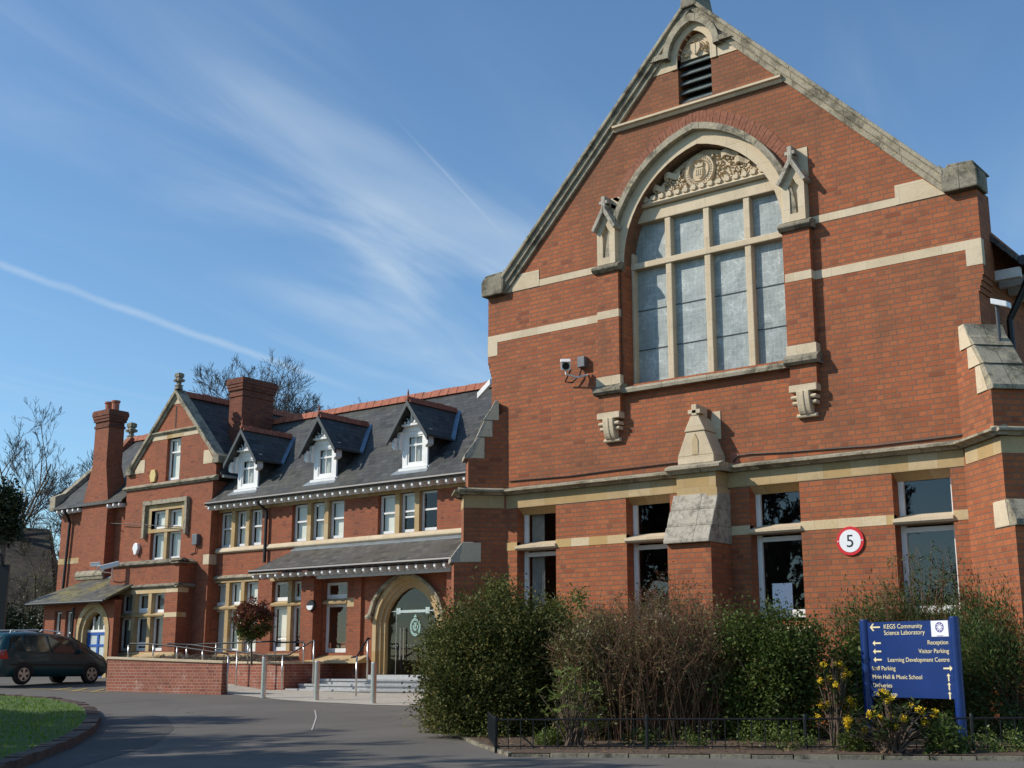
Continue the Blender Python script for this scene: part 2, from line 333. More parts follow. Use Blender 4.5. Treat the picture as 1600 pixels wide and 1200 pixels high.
LF_DEAD = leafmat('dead_leaf', (.12, .07, .035), (.26, .17, .09), .8, .1)
LF_IVY = leafmat('ivy_leaf', (.012, .022, .008), (.03, .045, .012), .5, .1)
LF_TWIG = leafmat('shrub_twig', (.085, .040, .022), (.23, .125, .07), .8, 0, (.13, .12, .045), .12)
LF_RTWIG = leafmat('red_shrub_twig', (.16, .055, .03), (.26, .10, .06), .8, 0)
PAINT_C = flat('teal_car_paint', (.008, .048, .054), .30, 0, var=.05, sc=2, coat=.35, spec=.4)
CARGL = glass('car_glass', (.22, .26, .26), ior=1.6)
TYRE = flat('tyre_rubber', (.012, .012, .012), .8)
ALLOY = flat('alloy_rim', (.60, .59, .57), .3, .85)
LAMPR = flat('red_tail_lamp', (.40, .012, .02), .15, coat=1)
# ------------------------------------------------------------------ builders
class Fr:
    """A wall frame: u runs along the wall, v is up, w is outward."""
    def __init__(s, o, u, n): s.o = np.array(o, float); s.u = np.array(u, float); s.n = np.array(n, float)
    def p(s, a, b, c=0): q = s.o+s.u*a+s.n*c; return (q[0], q[1], q[2]+b)
def front(y): return Fr((0, y, 0), (1, 0, 0), (0, -1, 0))
class MB:
    def __init__(s): s.v = []; s.f = []; s.sm = False
    def add(s, vs, fs): k = len(s.v); s.v += [tuple(map(float, q)) for q in vs]; s.f += [tuple(i+k for i in f) for f in fs]; return s
    def face(s, *pts): return s.add(pts, [tuple(range(len(pts)))])
    def hexa(s, a, b):      # two quads
        return s.add(list(a)+list(b), [(3, 2, 1, 0), (4, 5, 6, 7), (0, 1, 5, 4), (1, 2, 6, 5), (2, 3, 7, 6), (3, 0, 4, 7)])
    def box(s, x0, x1, y0, y1, z0, z1):
        return s.hexa([(x0, y0, z0), (x1, y0, z0), (x1, y1, z0), (x0, y1, z0)], [(x0, y0, z1), (x1, y0, z1), (x1, y1, z1), (x0, y1, z1)])
    def bar(s, fr, a0, a1, b0, b1, w0, w1):
        q = lambda w_: [fr.p(a0, b0, w_), fr.p(a1, b0, w_), fr.p(a1, b1, w_), fr.p(a0, b1, w_)]
        return s.hexa(q(w0), q(w1))
    def prism(s, fr, poly, w0, w1):
        n = len(poly); a = [fr.p(x, z, w1) for x, z in poly]; b = [fr.p(x, z, w0) for x, z in poly]
        return s.add(a+b, [tuple(range(n)), tuple(range(2*n-1, n-1, -1))]+[(i, n+i, n+(i+1) % n, (i+1) % n) for i in range(n)])
    def moulding(s, fr, prof, a0, a1):      # profile in (w,z), swept along u
        n = len(prof); A = [fr.p(a0, z, w_) for w_, z in prof]; B = [fr.p(a1, z, w_) for w_, z in prof]
        return s.add(A+B, [tuple(range(n-1, -1, -1)), tuple(range(n, 2*n))]+[(i, (i+1) % n, n+(i+1) % n, n+i) for i in range(n)])
    def strip(s, A, B, closed=False):
        n = len(A); return s.add(list(A)+list(B), [(i, (i+1) % n, n+(i+1) % n, n+i) for i in range(n if closed else n-1)])
    def wall(s, fr, outer, holes=(), w_=0, depth=.2, thick=.3, reveal=True):
        polys = [outer]+list(holes); pts = [p for q in polys for p in q]
        tris = tessellate_polygon([[Vector((x, z, 0)) for x, z in q] for q in polys])
        s.add([fr.p(x, z, w_) for x, z in pts], tris)
        if reveal:
            for h in holes: s.strip([fr.p(x, z, w_) for x, z in h], [fr.p(x, z, w_-depth) for x, z in h], True)
        if thick: s.strip([fr.p(x, z, w_) for x, z in outer], [fr.p(x, z, w_-thick) for x, z in outer], True)
        return s
    def tube(s, pts, r, n=8, cap=True):
        pts = [Vector(p) for p in pts]; rs = r if isinstance(r, (list, tuple)) else [r]*len(pts); k = len(s.v)
        ref = None
        for i, p in enumerate(pts):
            d = (pts[min(i+1, len(pts)-1)]-pts[max(i-1, 0)]).normalized()
            if ref is None: ref = d.orthogonal().normalized()
            a = (ref-d*ref.dot(d))
            a = a.normalized() if a.length > 1e-6 else d.orthogonal().normalized()
            ref = a; b = d.cross(a)
            for j in range(n):
                t = 2*math.pi*j/n; q = p+(a*math.cos(t)+b*math.sin(t))*rs[i]; s.v.append(tuple(q))
        for i in range(len(pts)-1):
            for j in range(n): s.f.append((k+i*n+j, k+i*n+(j+1) % n, k+(i+1)*n+(j+1) % n, k+(i+1)*n+j))
        if cap: s.f.append(tuple(k+j for j in range(n-1, -1, -1))); s.f.append(tuple(k+(len(pts)-1)*n+j for j in range(n)))
        return s
    def lathe(s, prof, c, n=16, axis=(0, 0, 1)):     # prof: (r, h)
        if prof[0][0] > .0 and prof[-1][0] > .0 and abs(prof[0][0]-prof[-1][0]) < .02 and prof[0] != prof[-1] and any(abs(p[0]-prof[0][0]) > .02 for p in prof): prof = list(prof)+[prof[0]]; cap = False
        else: cap = True
        ax = Vector(axis).normalized(); a = ax.orthogonal().normalized(); b = ax.cross(a); c = Vector(c)
        return s.tube_rings([[c+ax*h+(a*math.cos(2*math.pi*j/n)+b*math.sin(2*math.pi*j/n))*max(r_, 1e-4) for j in range(n)] for r_, h in prof], cap)
    def tube_rings(s, rings, cap=True):
        k = len(s.v); n = len(rings[0])
        for r_ in rings: s.v += [tuple(p) for p in r_]
        for i in range(len(rings)-1):
            for j in range(n): s.f.append((k+i*n+j, k+i*n+(j+1) % n, k+(i+1)*n+(j+1) % n, k+(i+1)*n+j))
        if cap: s.f.append(tuple(k+j for j in range(n-1, -1, -1))); s.f.append(tuple(k+(len(rings)-1)*n+j for j in range(n)))
        return s
    def pieces(s, tol=.006):
        par = list(range(len(s.v)))
        def find(a):
            while par[a] != a: par[a] = par[par[a]]; a = par[a]
            return a
        for f in s.f:
            for i in f[1:]: par[find(i)] = find(f[0])
        isl = {}
        for i in range(len(s.v)): isl.setdefault(find(i), []).append(i)
        V = np.array(s.v); keys = list(isl); bb = [(V[isl[k]].min(0)-tol, V[isl[k]].max(0)+tol) for k in keys]; grp = list(range(len(keys)))
        def fg(a):
            while grp[a] != a: a = grp[a]
            return a
        for i in range(len(keys)):
            for j in range(i):
                if (bb[i][0] <= bb[j][1]).all() and (bb[j][0] <= bb[i][1]).all(): grp[fg(i)] = fg(j)
        out = {}
        own = {v: fg(i) for i, k in enumerate(keys) for v in isl[k]}
        for f in s.f:
            p, mp_ = out.setdefault(own[f[0]], (MB(), {}))
            for i in f:
                if i not in mp_: mp_[i] = len(p.v); p.v.append(s.v[i])
            p.f.append(tuple(mp_[i] for i in f))
        return [p for p, _ in out.values()]
    def build(s, name, m, parent=None, smooth=False, bevel=0, loc=None, recalc=True):
        if name in SPLIT:
            parts = s.pieces(); SPLIT_NAME = name
            if len(parts) > 1:
                SPLIT.discard(name); out = [p.build(name, m, parent, smooth, bevel, loc, recalc) for p in parts]; SPLIT.add(name)
                return out[0]
        me = bpy.data.meshes.new(name); me.from_pydata(s.v, [], s.f); me.validate(); me.update()
        if m is not None: me.materials.append(m)
        if recalc: bm = bmesh.new(); bm.from_mesh(me); bmesh.ops.recalc_face_normals(bm, faces=bm.faces); bm.to_mesh(me); bm.free()
        if smooth: me.polygons.foreach_set('use_smooth', [True]*len(me.polygons))
        o = bpy.data.objects.new(name, me); COL.objects.link(o)
        if parent is not None: attach(o, parent)
        if loc is not None: o.location = loc
        if bevel:
            b = o.modifiers.new('bevel', 'BEVEL'); b.width = bevel; b.segments = 2; b.limit_method = 'ANGLE'; b.angle_limit = math.radians(40)
        return o
SPLIT = {'saddle_bar', 'dormer_cheek', 'stone_bands', 'lower_stone_band', 'string_course', 'stone_band', 'weathering_stone', 'dressed_stone', 'niche_block', 'buttress_quoins', 'parapet_coping', 'rainwater', 'gable_string'}
def world_loc(o):
    l = Vector(o.location)
    return l+o.matrix_parent_inverse.translation+world_loc(o.parent) if o.parent else l
def attach(o, parent):
    o.parent = parent; o.matrix_parent_inverse = Matrix.Translation(-world_loc(parent))
def tag(o, label, cat, group=None, kind=None):
    o['label'] = label; o['category'] = cat
    if group: o['group'] = group
    if kind: o['kind'] = kind
    return o
def thing(name, label, cat, loc, group=None):
    o = bpy.data.objects.new(name, None); COL.objects.link(o); o.location = loc; o.empty_display_size = .3
    return tag(o, label, cat, group)
def structure(o): o['kind'] = 'structure'; return o
def text_mesh(name, s, size, m, mat4, parent, align='LEFT', depth=.002):
    c = bpy.data.curves.new(name, 'FONT'); c.body = s; c.size = size; c.align_x = align; c.extrude = depth
    o = bpy.data.objects.new(name, c); COL.objects.link(o)
    me = bpy.data.meshes.new_from_object(o.evaluated_get(bpy.context.evaluated_depsgraph_get())); bpy.data.objects.remove(o)
    me.transform(mat4); me.materials.clear(); me.materials.append(m)
    o = bpy.data.objects.new(name, me); COL.objects.link(o)
    if parent: attach(o, parent)
    return o
def arch_pts(xc, a, spring, h, n=12, p=None):
    """pointed arch from right spring over the apex to left spring"""
    out = []
    if p is None:
        R = (a*a+h*h)/(2*a); c = R-a; th = math.atan2(h, c)
        right = [(xc-c+R*math.cos(th*i/n), spring+R*math.sin(th*i/n)) for i in range(n+1)]
    else:
        right = [(xc+a*(1-i/n)**1.0, spring+h*(1-(1-i/n)**p)**.62) for i in range(n+1)]
        right[0] = (xc+a, spring)
    left = [(2*xc-x, z) for x, z in right[-2::-1]]
    return right+left
def rect(x0, x1, z0, z1): return [(x0, z0), (x1, z0), (x1, z1), (x0, z1)]
def ring(mb, fr, outer, inner, w0, w1):
    """open ring (arch band) between two equally long point runs"""
    n = len(outer)
    Of = [fr.p(x, z, w1) for x, z in outer]; If = [fr.p(x, z, w1) for x, z in inner]
    Ob = [fr.p(x, z, w0) for x, z in outer]; Ib = [fr.p(x, z, w0) for x, z in inner]
    mb.strip(Of, If); mb.strip(Ob, Of); mb.strip(If, Ib); mb.strip(Ib, Ob)
    mb.face(Of[0], Ob[0], Ib[0], If[0]); mb.face(Of[-1], If[-1], Ib[-1], Ob[-1])
    return mb
def sash(fr, x0, x1, z0, z1, w_, parent, rails=(), bars=(), fw=.055, glassm=None, blind=None, name='window', matw=None, sill=.0, up=0, bl=(0, 1)):
    """a painted timber window: frame with rails, glass behind, blind behind that"""
    f = MB(); t = .05
    f.bar(fr, x0, x0+fw, z0, z1, w_-t, w_); f.bar(fr, x1-fw, x1, z0, z1, w_-t, w_)
    f.bar(fr, x0+fw, x1-fw, z1-fw, z1, w_-t, w_-.002); f.bar(fr, x0+fw, x1-fw, z0, z0+fw*1.5, w_-t, w_-.002)
    for r_ in rails: f.bar(fr, x0+fw, x1-fw, r_-.025, r_+.025, w_-t, w_-.006)
    for (bx, b0, b1) in bars: f.bar(fr, bx-.012, bx+.012, b0, b1, w_-t+.005, w_-.012)
    if sill: f.bar(fr, x0-.03, x1+.03, z0-.05, z0, w_-t, w_+sill)
    o = f.build(name, matw or WHITE, parent)
    MB().face(fr.p(x0+.02, z0+.02, w_-.03), fr.p(x1-.02, z0+.02, w_-.03), fr.p(x1-.02, z1-.02, w_-.03), fr.p(x0+.02, z1-.02, w_-.03)).build('pane', glassm or GLASS, o, recalc=False)
    if blind == 'slats':
        b = MB(); X0 = x0+fw+(x1-x0-2*fw)*bl[0]; X1 = x0+fw+(x1-x0-2*fw)*bl[1]; n = max(2, int((X1-X0)/.085)); d = (X1-X0)/n
        for i in range(n):
            a = X0+d*i; tw = .02*random.uniform(.4, 1.4)
            b.face(fr.p(a, z0, w_-.12+tw), fr.p(a+d*.93, z0, w_-.12-tw), fr.p(a+d*.93, z1, w_-.12-tw), fr.p(a, z1, w_-.12+tw))
        b.build('blind', BLIND, o)
    elif blind == 'curtain':
        b = MB(); X0 = x0+fw+(x1-x0-2*fw)*bl[0]; X1 = x0+fw+(x1-x0-2*fw)*bl[1]; n = 16
        pts = [(X0+(X1-X0)*i/n, .025*math.sin(i*2.1)) for i in range(n+1)]
        b.strip([fr.p(a, z0, w_-.13+q) for a, q in pts], [fr.p(a, z1, w_-.13+q) for a, q in pts]); b.build('curtain', CURT, o)
    elif blind == 'roller':
        MB().face(fr.p(x0+fw, z0+(z1-z0)*bl[0], w_-.1), fr.p(x1-fw, z0+(z1-z0)*bl[0], w_-.1), fr.p(x1-fw, z1, w_-.1), fr.p(x0+fw, z1, w_-.1)).build('blind', BLIND, o)
    return o
random.seed(4); RNG = np.random.default_rng(7)
# ================================================================== ground
def gsheet(name, poly, dz, m, n=1, kind='structure'):
    """a flat patch laid dz above the sloping ground"""
    mb = MB(); bm = bmesh.new()
    vs = [bm.verts.new((x, y, 0)) for x, y in poly]; bm.faces.new(vs); bmesh.ops.triangulate(bm, faces=bm.faces)
    if n: bmesh.ops.subdivide_edges(bm, edges=bm.edges, cuts=n, use_grid_fill=True); bmesh.ops.triangulate(bm, faces=bm.faces)
    for v in bm.verts: v.co.z = ground(v.co.x, v.co.y)+dz
    me = bpy.data.meshes.new(name); bm.to_mesh(me); bm.free(); me.materials.append(m)
    o = bpy.data.objects.new(name, me); COL.objects.link(o); o['kind'] = kind
    return o
xs = [-900, -400, -150, -90, -60, -45, -33]+[-33+1.0*i for i in range(1, 54)]+[24, 30, 45, 80, 200, 700]
ys = [-700, -200, -80, -55, -40]+[-40+1.0*i for i in range(1, 53)]+[16, 30, 60, 150, 400, 1200]
g_ = MB(); g_.v = [(x, y, ground(x, y)) for y in ys for x in xs]
nx = len(xs); g_.f = [(j*nx+i, j*nx+i+1, (j+1)*nx+i+1, (j+1)*nx+i) for j in range(len(ys)-1) for i in range(nx-1)]
structure(g_.build('ground', FARG))
G2 = lambda px, py: tuple(atG(px, py)[:2])
# the drive: one sheet of asphalt from the street to the building
gsheet('road', [(-34, -16), (-20, -30), (16, -30), (22, -16), (13, -1.0), (9.6, -2.9), G2(800, 1183), G2(740, 1160), G2(690, 1130), G2(655, 1102), (-4.0, 6.5), (-11.2, 5.6), (-11.5, 7.4), (-27, 6.9), (-34, 6)], .004, ASPH, 3)
# ================================================================== the school hall
FH = front(0)
hall = thing('school_hall', 'tall red brick gabled hall with a great arched leaded window in its front', 'building', (4.4, 0, .6))
ga = lambda x: 12.30-(abs(x-4.4))*1.03          # under side of the coping
XL, XR, CX = .0, 8.8, 4.4
AI = arch_pts(CX, 1.46, 8.06, 1.78)             # inner edge of the stone arch
def off_arch(d, spring_ext=0): return arch_pts(CX, 1.46+d, 8.06, 1.78+d*1.12)
big_open = [(CX-1.46, 5.98)]+[(CX+1.46, 5.98)]+arch_pts(CX, 1.46, 8.06, 1.78)
wins = [(.665, 1.488), (2.889, 3.709), (5.09, 5.912), (7.312, 8.136)]
WZ0, WZ1 = 2.12, 4.15
louv_open = [(CX-.315, 10.62), (CX+.315, 10.62)]+arch_pts(CX, .315, 11.44, .43, 6)
mb = MB()
# lower stage with four windows, upper stage with arch and louvre openings
low = rect(XL+.09, XR-.09, .3, 6.75)
# the great opening straddles the upper stage only: split at 5.9
mb.wall(FH, rect(XL+.09, XR-.09, .3, 5.93), [rect(a, b, WZ0, WZ1) for a, b in wins], 0, .24, .5)
up = [(XL+.09, 5.93), (XR-.09, 5.93), (XR-.09, 6.75), (XR, 6.75), (XR, 8.02), (8.38, 8.02), (8.38, ga(8.38)), (CX, 12.30), (.42, ga(.42)), (.42, 8.02), (XL, 8.02), (XL, 6.75), (XL+.09, 6.75)]
mb.wall(FH, up, [big_open, louv_open], 0, .40, .5)
# corbelled corners
for i in range(3):
    for a, b in ((XL+.03*i, XL+.36), (XR-.36, XR-.03*i)):
        mb.bar(FH, a, b, 6.675-.075*i, 6.75-.075*i, -.5, -.004 if i else .0) if False else None
for i in range(3):
    mb.box(XL+.022+.022*i, XL+.0901, 0.001, .45, 6.675-.075*i, 6.749-.075*i); mb.box(XR-.0901, XR-.022-.022*i, 0.001, .45, 6.675-.075*i, 6.749-.075*i)
# returns and back of the hall
for x0, x1 in ((XL+.09, XL+.4), (XR-.4, XR-.09)):
    mb.box(x0, x1, .49, 22, .3, 7.6)
mb.box(XL+.4, XR-.4, 21.6, 22, .3, 9)
mb.build('wall', BR_H, hall)
# floor inside, kept dark
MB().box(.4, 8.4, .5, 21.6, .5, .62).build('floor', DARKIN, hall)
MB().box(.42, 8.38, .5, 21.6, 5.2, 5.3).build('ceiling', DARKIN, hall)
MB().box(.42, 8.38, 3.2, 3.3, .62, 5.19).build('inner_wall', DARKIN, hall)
# roof
r = MB(); fy = .42
for sgn in (-1, 1):
    xe = CX+sgn*(4.4+.34); ze = 6.98
    r.hexa([(CX, fy, 12.12), (xe, fy, ze), (xe, 22, ze), (CX, 22, 12.12)], [(CX, fy, 12.22), (xe, fy, ze+.1), (xe, 22, ze+.1), (CX, 22, 12.22)])
rf = r.build('roof', SL, hall)
gt = MB().tube([(9.2, .45, 7.0), (9.2, 22, 7.0)], .07, 8).tube([(9.2, .9, 6.98), (9.0, .92, 6.6), (8.83, .92, 6.3)], .05, 8).tube([(8.83, .92, 6.3), (8.83, .92, .7)], .05, 8)
gt.build('gutter', BLACK, hall)
re_ = MB().box(8.72, 9.14, .0, .09, 0, .14)
rme = None
for i in range(14):
    o = (re_.build('rafter_end', GREYW, hall) if rme is None else bpy.data.objects.new('rafter_end', rme))
    if rme is None: rme = o.data
    else: COL.objects.link(o); attach(o, hall)
    o.location = (0, .5+.42*i, 6.78)
# pale stone bands, with quoin blocks at the corners
b = MB()
pl, pr_ = (2.47, 2.89), (5.91, 6.33)
for z0, z1, w_ in ((8.018, 8.135, .006),):
    b.bar(FH, 1.16, pl[0], z0, z1, -.1, w_); b.bar(FH, pr_[1], 7.64, z0, z1, -.1, w_)
b.bar(FH, XL-.004, pl[0], 7.143, 7.276, -.1, .006); b.bar(FH, pr_[1], XR+.004, 7.143, 7.276, -.1, .006)
b.bar(FH, XL-.004, XL+.22, 6.90, 7.142, -.1, .007); b.bar(FH, XR-.22, XR+.004, 6.90, 7.142, -.1, .007)
# skew stones under the coping
for s_ in (1, -1):
    pts = [(CX+s_*x, z) for x, z in ((3.24, 8.32), (3.24, 8.02), (3.97, 8.02), (3.66, 8.32))]
    b.prism(FH, pts if s_ < 0 else pts[::-1], -.1, .012)
    pts = [(CX+s_*x, z) for x, z in ((.66, 11.26), (.345, 11.26), (.345, 11.49), (.66, 11.49))]
    b.prism(FH, [(CX+s_*.345, 11.265), (CX+s_*.98, 11.265), (CX+s_*.76, 11.49), (CX+s_*.345, 11.49)], -.1, .012)
b.prism(FH, [(CX-.12, 12.16), (CX+.12, 12.16), (CX, 12.30)], -.1, .012)
b.build('stone_bands', ST, hall)
# lower bands between the windows: cream and ochre blocks
b = MB(); edges = [XL+.09]+[e for a_, b_ in wins for e in (a_, b_)]+[XR-.09]
for i in range(0, 10, 2):
    x0, x1 = edges[i], edges[i+1]
    spans = [(x0, x1)]
    if x0 < 4.4 < x1: spans = [(x0, 4.02), (4.78, x1)]
    for s0, s1 in spans: b.bar(FH, s0, s1, 3.407, 3.543, -.1, .007)
b.build('lower_stone_band', ST_B, hall)
b = MB()
b.wall(FH, rect(XL+.3, XR-.3, 4.13, 4.37), [rect(a_-.0, b_+.0, 4.0, 4.155) for a_, b_ in ()], .008, .1, .1)
for a_, b_ in wins:      # splayed lintel soffit
    b.add([FH.p(a_, 4.149, .0), FH.p(b_, 4.149, .0), FH.p(b_, 4.02, -.2), FH.p(a_, 4.02, -.2)], [(0, 1, 2, 3)])
b.build('lintel_band', ST_O, hall)
# string course
def string(mb_, fr, a0, a1, zt, h=.13, proj=.17):
    return mb_.moulding(fr, [(-.05, zt-h), (proj*.35, zt-h), (proj*.6, zt-h*.72), (proj, zt-h*.62), (proj, zt-h*.38), (.0, zt), (-.05, zt)], a0, a1)
s_ = MB(); string(s_, FH, XL+.25, 4.0, 4.49); string(s_, FH, 4.8, XR-.25, 4.49)
s_.build('string_course', LI, hall)
# louvre sill string and its crossing to the coping
s_ = MB(); string(s_, FH, 2.82, 5.98, 10.60, .15, .12); s_.build('louvre_sill', ST, hall)
# gable coping: two raking pieces, saddle kneelers and apex
for s_ in (-1, 1):
    mbc = MB()
    def ck(x, dz): return (CX+s_*x, 12.30-x*1.03+dz)
    for (d0_, d1_, w1) in ((-.16, -.06, .055), (-.06, .05, .10), (.05, .12, .15)):
        poly = [ck(0, d0_*1.3), ck(4.02, d0_*1.3), ck(4.02, d1_*1.3), ck(0, d1_*1.3)]
        poly = [(CX+s_*.0, 12.30+d0_*1.3), ck(3.99, d0_*1.2), ck(3.99, d1_*1.2), (CX, 12.30+d1_*1.3)]
        mbc.prism(FH, poly if s_ < 0 else poly[::-1], -.5, w1)
    mbc.build('gable_coping', LI, hall, bevel=.012)
    k = MB(); x = lambda v: CX+s_*v
    poly = [(x(3.97), 8.0), (x(4.46), 8.0), (x(4.46), 8.25), (x(4.42), 8.34), (x(4.0), 8.36), (x(3.93), 8.44)]
    k.prism(FH, poly if s_ < 0 else poly[::-1], -.32, .14)
    k.prism(FH, [(x(4.0), 8.34), (x(4.44), 8.33), (x(4.40), 8.40), (x(4.04), 8.42)], -.55, .10)
    k.build('kneeler_stone', LI_D, hall, bevel=.02)
ap = MB(); ap.prism(FH, [(CX-.16, 12.25), (CX+.16, 12.25), (CX+.10, 12.60), (CX-.10, 12.60)], -.45, .16); ap.box(CX-.07, CX+.07, -.1, .1, 12.60, 13.1)
ap.build('apex_stone', LI_D, hall, bevel=.02)
# ---- the great window
def archband(name, di, do, w0, w1, m, ext=0):
    o_, i_ = off_arch(do), off_arch(di)
    if ext:
        o_ = [(o_[0][0], 8.06-ext)]+o_+[(o_[-1][0], 8.06-ext)]; i_ = [(i_[0][0], 8.06-ext)]+i_+[(i_[-1][0], 8.06-ext)]
    return ring(MB(), FH, o_, i_, w0, w1).build(name, m, hall)
archband('stone_arch', -.0, .20, -.38, .012, ST, 0)
archband('hood_mould', .20, .30, -.05, .13, LI)
mvs = MB(); o_, i_ = off_arch(.52), off_arch(.30)
keep = [k for k in range(len(o_)) if o_[k][1] > 8.9]
o_, i_ = [o_[k] for k in keep], [i_[k] for k in keep]
def resample(p, n):
    p = np.array(p); d = np.r_[0, np.cumsum(np.hypot(*np.diff(p, axis=0).T))]; t = np.linspace(0, d[-1], n)
    return list(zip(np.interp(t, d, p[:, 0]), np.interp(t, d, p[:, 1])))
o_, i_ = resample(o_, 65), resample(i_, 65)
for k in range(64):      # arch bricks on edge
    a0, a1, c0, c1 = np.array(i_[k]), np.array(i_[k+1]), np.array(o_[k]), np.array(o_[k+1])
    g = .06; q = [a0+(a1-a0)*g, a1-(a1-a0)*g, c1-(c1-c0)*g, c0+(c0-c0)*g]
    mvs.prism(FH, [tuple(t) for t in q][::-1], -.03, .010+.004*(k % 2))
ARCHB = flat('arch_brick', (.235, .085, .045), .85, var=.35, sc=14)
mvs.build('brick_arch', ARCHB, hall)
ring(MB(), FH, o_, i_, -.03, .004).build('arch_mortar', flat('lime_mortar', (.30, .22, .15), .9), hall)
gw = MB(); GD = -.22
mx = [CX-1.46+2.92*k/4 for k in range(5)]
for k in (1, 2, 3): gw.bar(FH, mx[k]-.055, mx[k]+.055, 5.985, 8.80, GD-.16, GD)
gw.bar(FH, CX-1.46, CX+1.46, 8.0, 8.105, GD-.16, GD+.022)
gw.prism(FH, [(CX-1.34, 8.80), (CX+1.34, 8.80), (CX+1.2, 9.03), (CX-1.2, 9.03)], GD-.16, GD+.016)
gw.bar(FH, CX-1.46, CX-1.41, 5.985, 8.3, GD-.16, GD+.004); gw.bar(FH, CX+1.41, CX+1.46, 5.985, 8.3, GD-.16, GD+.004)
gwo = gw.build('great_window_frame', ST, hall, bevel=.012)
# glazing cut to the arch
def clip_arch(x): # height of inner arch at x
    a, h = 1.46, 1.78; R = (a*a+h*h)/(2*a); c = R-a; d = abs(x-CX); return 8.06+math.sqrt(max(R*R-(d+c)**2, 0))
for k in range(4):
    x0, x1 = mx[k]+.03, mx[k+1]-.03; w_ = GD-.12
    MB().face(FH.p(x0, 5.95, w_), FH.p(x1, 5.95, w_), FH.p(x1, 8.02, w_), FH.p(x0, 8.02, w_)).build('leaded_light', LEADED, gwo)
    top = [(x1-(x1-x0)*j/6, min(8.86, clip_arch(x1-(x1-x0)*j/6)+.02)) for j in range(7)]
    MB().face(*[FH.p(x, z, w_) for x, z in [(x0, 8.06), (x1, 8.06)]+top]).build('leaded_light', LEADED, gwo)
    sb = MB(); 
    for z in (6.62, 7.3): sb.bar(FH, x0, x1, z-.006, z+.006, w_, w_+.014)
    sb.build('saddle_bar', DGREY, gwo)
# carved tympanum
ty = MB(); pts = [p for p in arch_pts(CX, 1.44, 8.06, 1.76) if p[1] > 9.0]
ty.prism(FH, [(CX-1.19, 9.0), (CX+1.19, 9.0)]+pts, GD-.16, GD-.02)
tyo = ty.build('carved_panel', ST, hall)
cn = MB(); cn.moulding(FH, [(GD-.05, 9.03), (GD+.08, 9.03), (GD+.12, 9.07), (GD+.09, 9.11), (GD+.09, 9.16), (GD+.02, 9.2), (GD-.05, 9.2)], CX-1.2, CX+1.2)
for k in range(15):
    x = CX-1.08+k*.155; cn.prism(FH, [(x-.05, 9.12), (x+.03, 9.10), (x+.055, 9.15), (x+.03, 9.20), (x-.05, 9.18)], GD+.06, GD+.13)
cn.build('carved_cornice', ST, tyo, bevel=.008)
rd = MB(); RC = (CX-.06, 9.44)
FA = FH.p(RC[0], RC[1], GD+.0)
rd.lathe([(.0, .0), (.275, .0), (.285, .06), (.27, .10), (.25, .085), (.20, .085), (.185, .11), (.175, .085), (.165, .06), (.0, .06)], FH.p(RC[0], RC[1], GD-.02), 40, (0, -1, 0))
# shield with crown in the middle, ring of letter-like cuts
shield = [(-.075, .04), (-.075, -.05), (-.04, -.11), (0, -.14), (.04, -.11), (.075, -.05), (.075, .04)]
rd.prism(FH, [(RC[0]+x, RC[1]+z) for x, z in shield], GD+.03, GD+.075)
rd.prism(FH, [(RC[0]+x, RC[1]+z) for x, z in [(-.06, .06), (.06, .06), (.08, .13), (.04, .10), (0, .14), (-.04, .10), (-.08, .13)]], GD+.03, GD+.075)
for k in range(4):
    rd.bar(FH, RC[0]-.06+.035*k, RC[0]-.042+.035*k, RC[1]-.08, RC[1]+.02, GD+.07, GD+.085)
for k in range(34):
    t = 2*math.pi*k/34; c_ = np.array(RC)+.225*np.array([math.sin(t), math.cos(t)]); d = .011 if k % 3 else .006
    u_ = np.array([math.cos(t), -math.sin(t)]); v_ = np.array([math.sin(t), math.cos(t)])
    rd.prism(FH, [tuple(c_-u_*d-v_*.018), tuple(c_+u_*d-v_*.018), tuple(c_+u_*d*.6+v_*.018), tuple(c_-u_*d*.6+v_*.018)], GD+.06, GD+.078)
rd.build('seal_roundel', ST, tyo, smooth=False)
fo = MB(); rr = random.Random(3)
for k in range(420):     # carved foliage: many small curled leaves in relief
    x = CX+rr.uniform(-1.1, 1.1); zt = clip_arch(x)-.10
    z = rr.uniform(9.2, max(9.22, zt)); 
    if math.hypot(x-RC[0], z-RC[1]) < .30 or z > zt: continue
    a = rr.uniform(0, 6.28); l = rr.uniform(.025, .05); w2 = l*.45; c_ = np.array([x, z]); u_ = np.array([math.cos(a), math.sin(a)]); v_ = np.array([-u_[1], u_[0]])
    h = rr.uniform(.03, .085)
    P = [c_-u_*l, c_-u_*l*.2+v_*w2, c_+u_*l*.8, c_-u_*l*.2-v_*w2]
    b0 = [FH.p(q[0], q[1], GD-.02) for q in P]; t0_ = [FH.p(*(c_+(q-c_)*.75), GD-.02+h) for q in P]
    fo.hexa(b0, t0_)
for x0, x1, z0, sl_ in ((-.95, -.72, 9.26, .1), (-.72, -.42, 9.42, .12), (.36, .66, 9.55, -.16), (.6, .86, 9.38, -.14)):
    pts = [(CX+x0+(x1-x0)*j/6, z0+sl_*0+.03*math.sin(j*1.05)) for j in range(7)]
    A = [FH.p(x, z, GD+.075+.02*math.sin(j)) for j, (x, z) in enumerate(pts)]; B = [FH.p(x, z+.10, GD+.085+.02*math.sin(j)) for j, (x, z) in enumerate(pts)]
    fo.strip(A, B); fo.strip([FH.p(x, z, GD-.02) for x, z in pts], A); fo.strip(B, [FH.p(x, z+.1, GD-.02) for x, z in pts])
fo.build('carved_foliage', ST, tyo)
# sill course of the great window, running round the pilasters
s_ = MB(); s_.moulding(FH, [(-.4, 5.90), (.06, 5.83), (.13, 5.83), (.14, 5.88), (.12, 5.92), (-.4, 6.0)], 2.87, 5.93)
s_.build('great_window_sill', LI, hall)
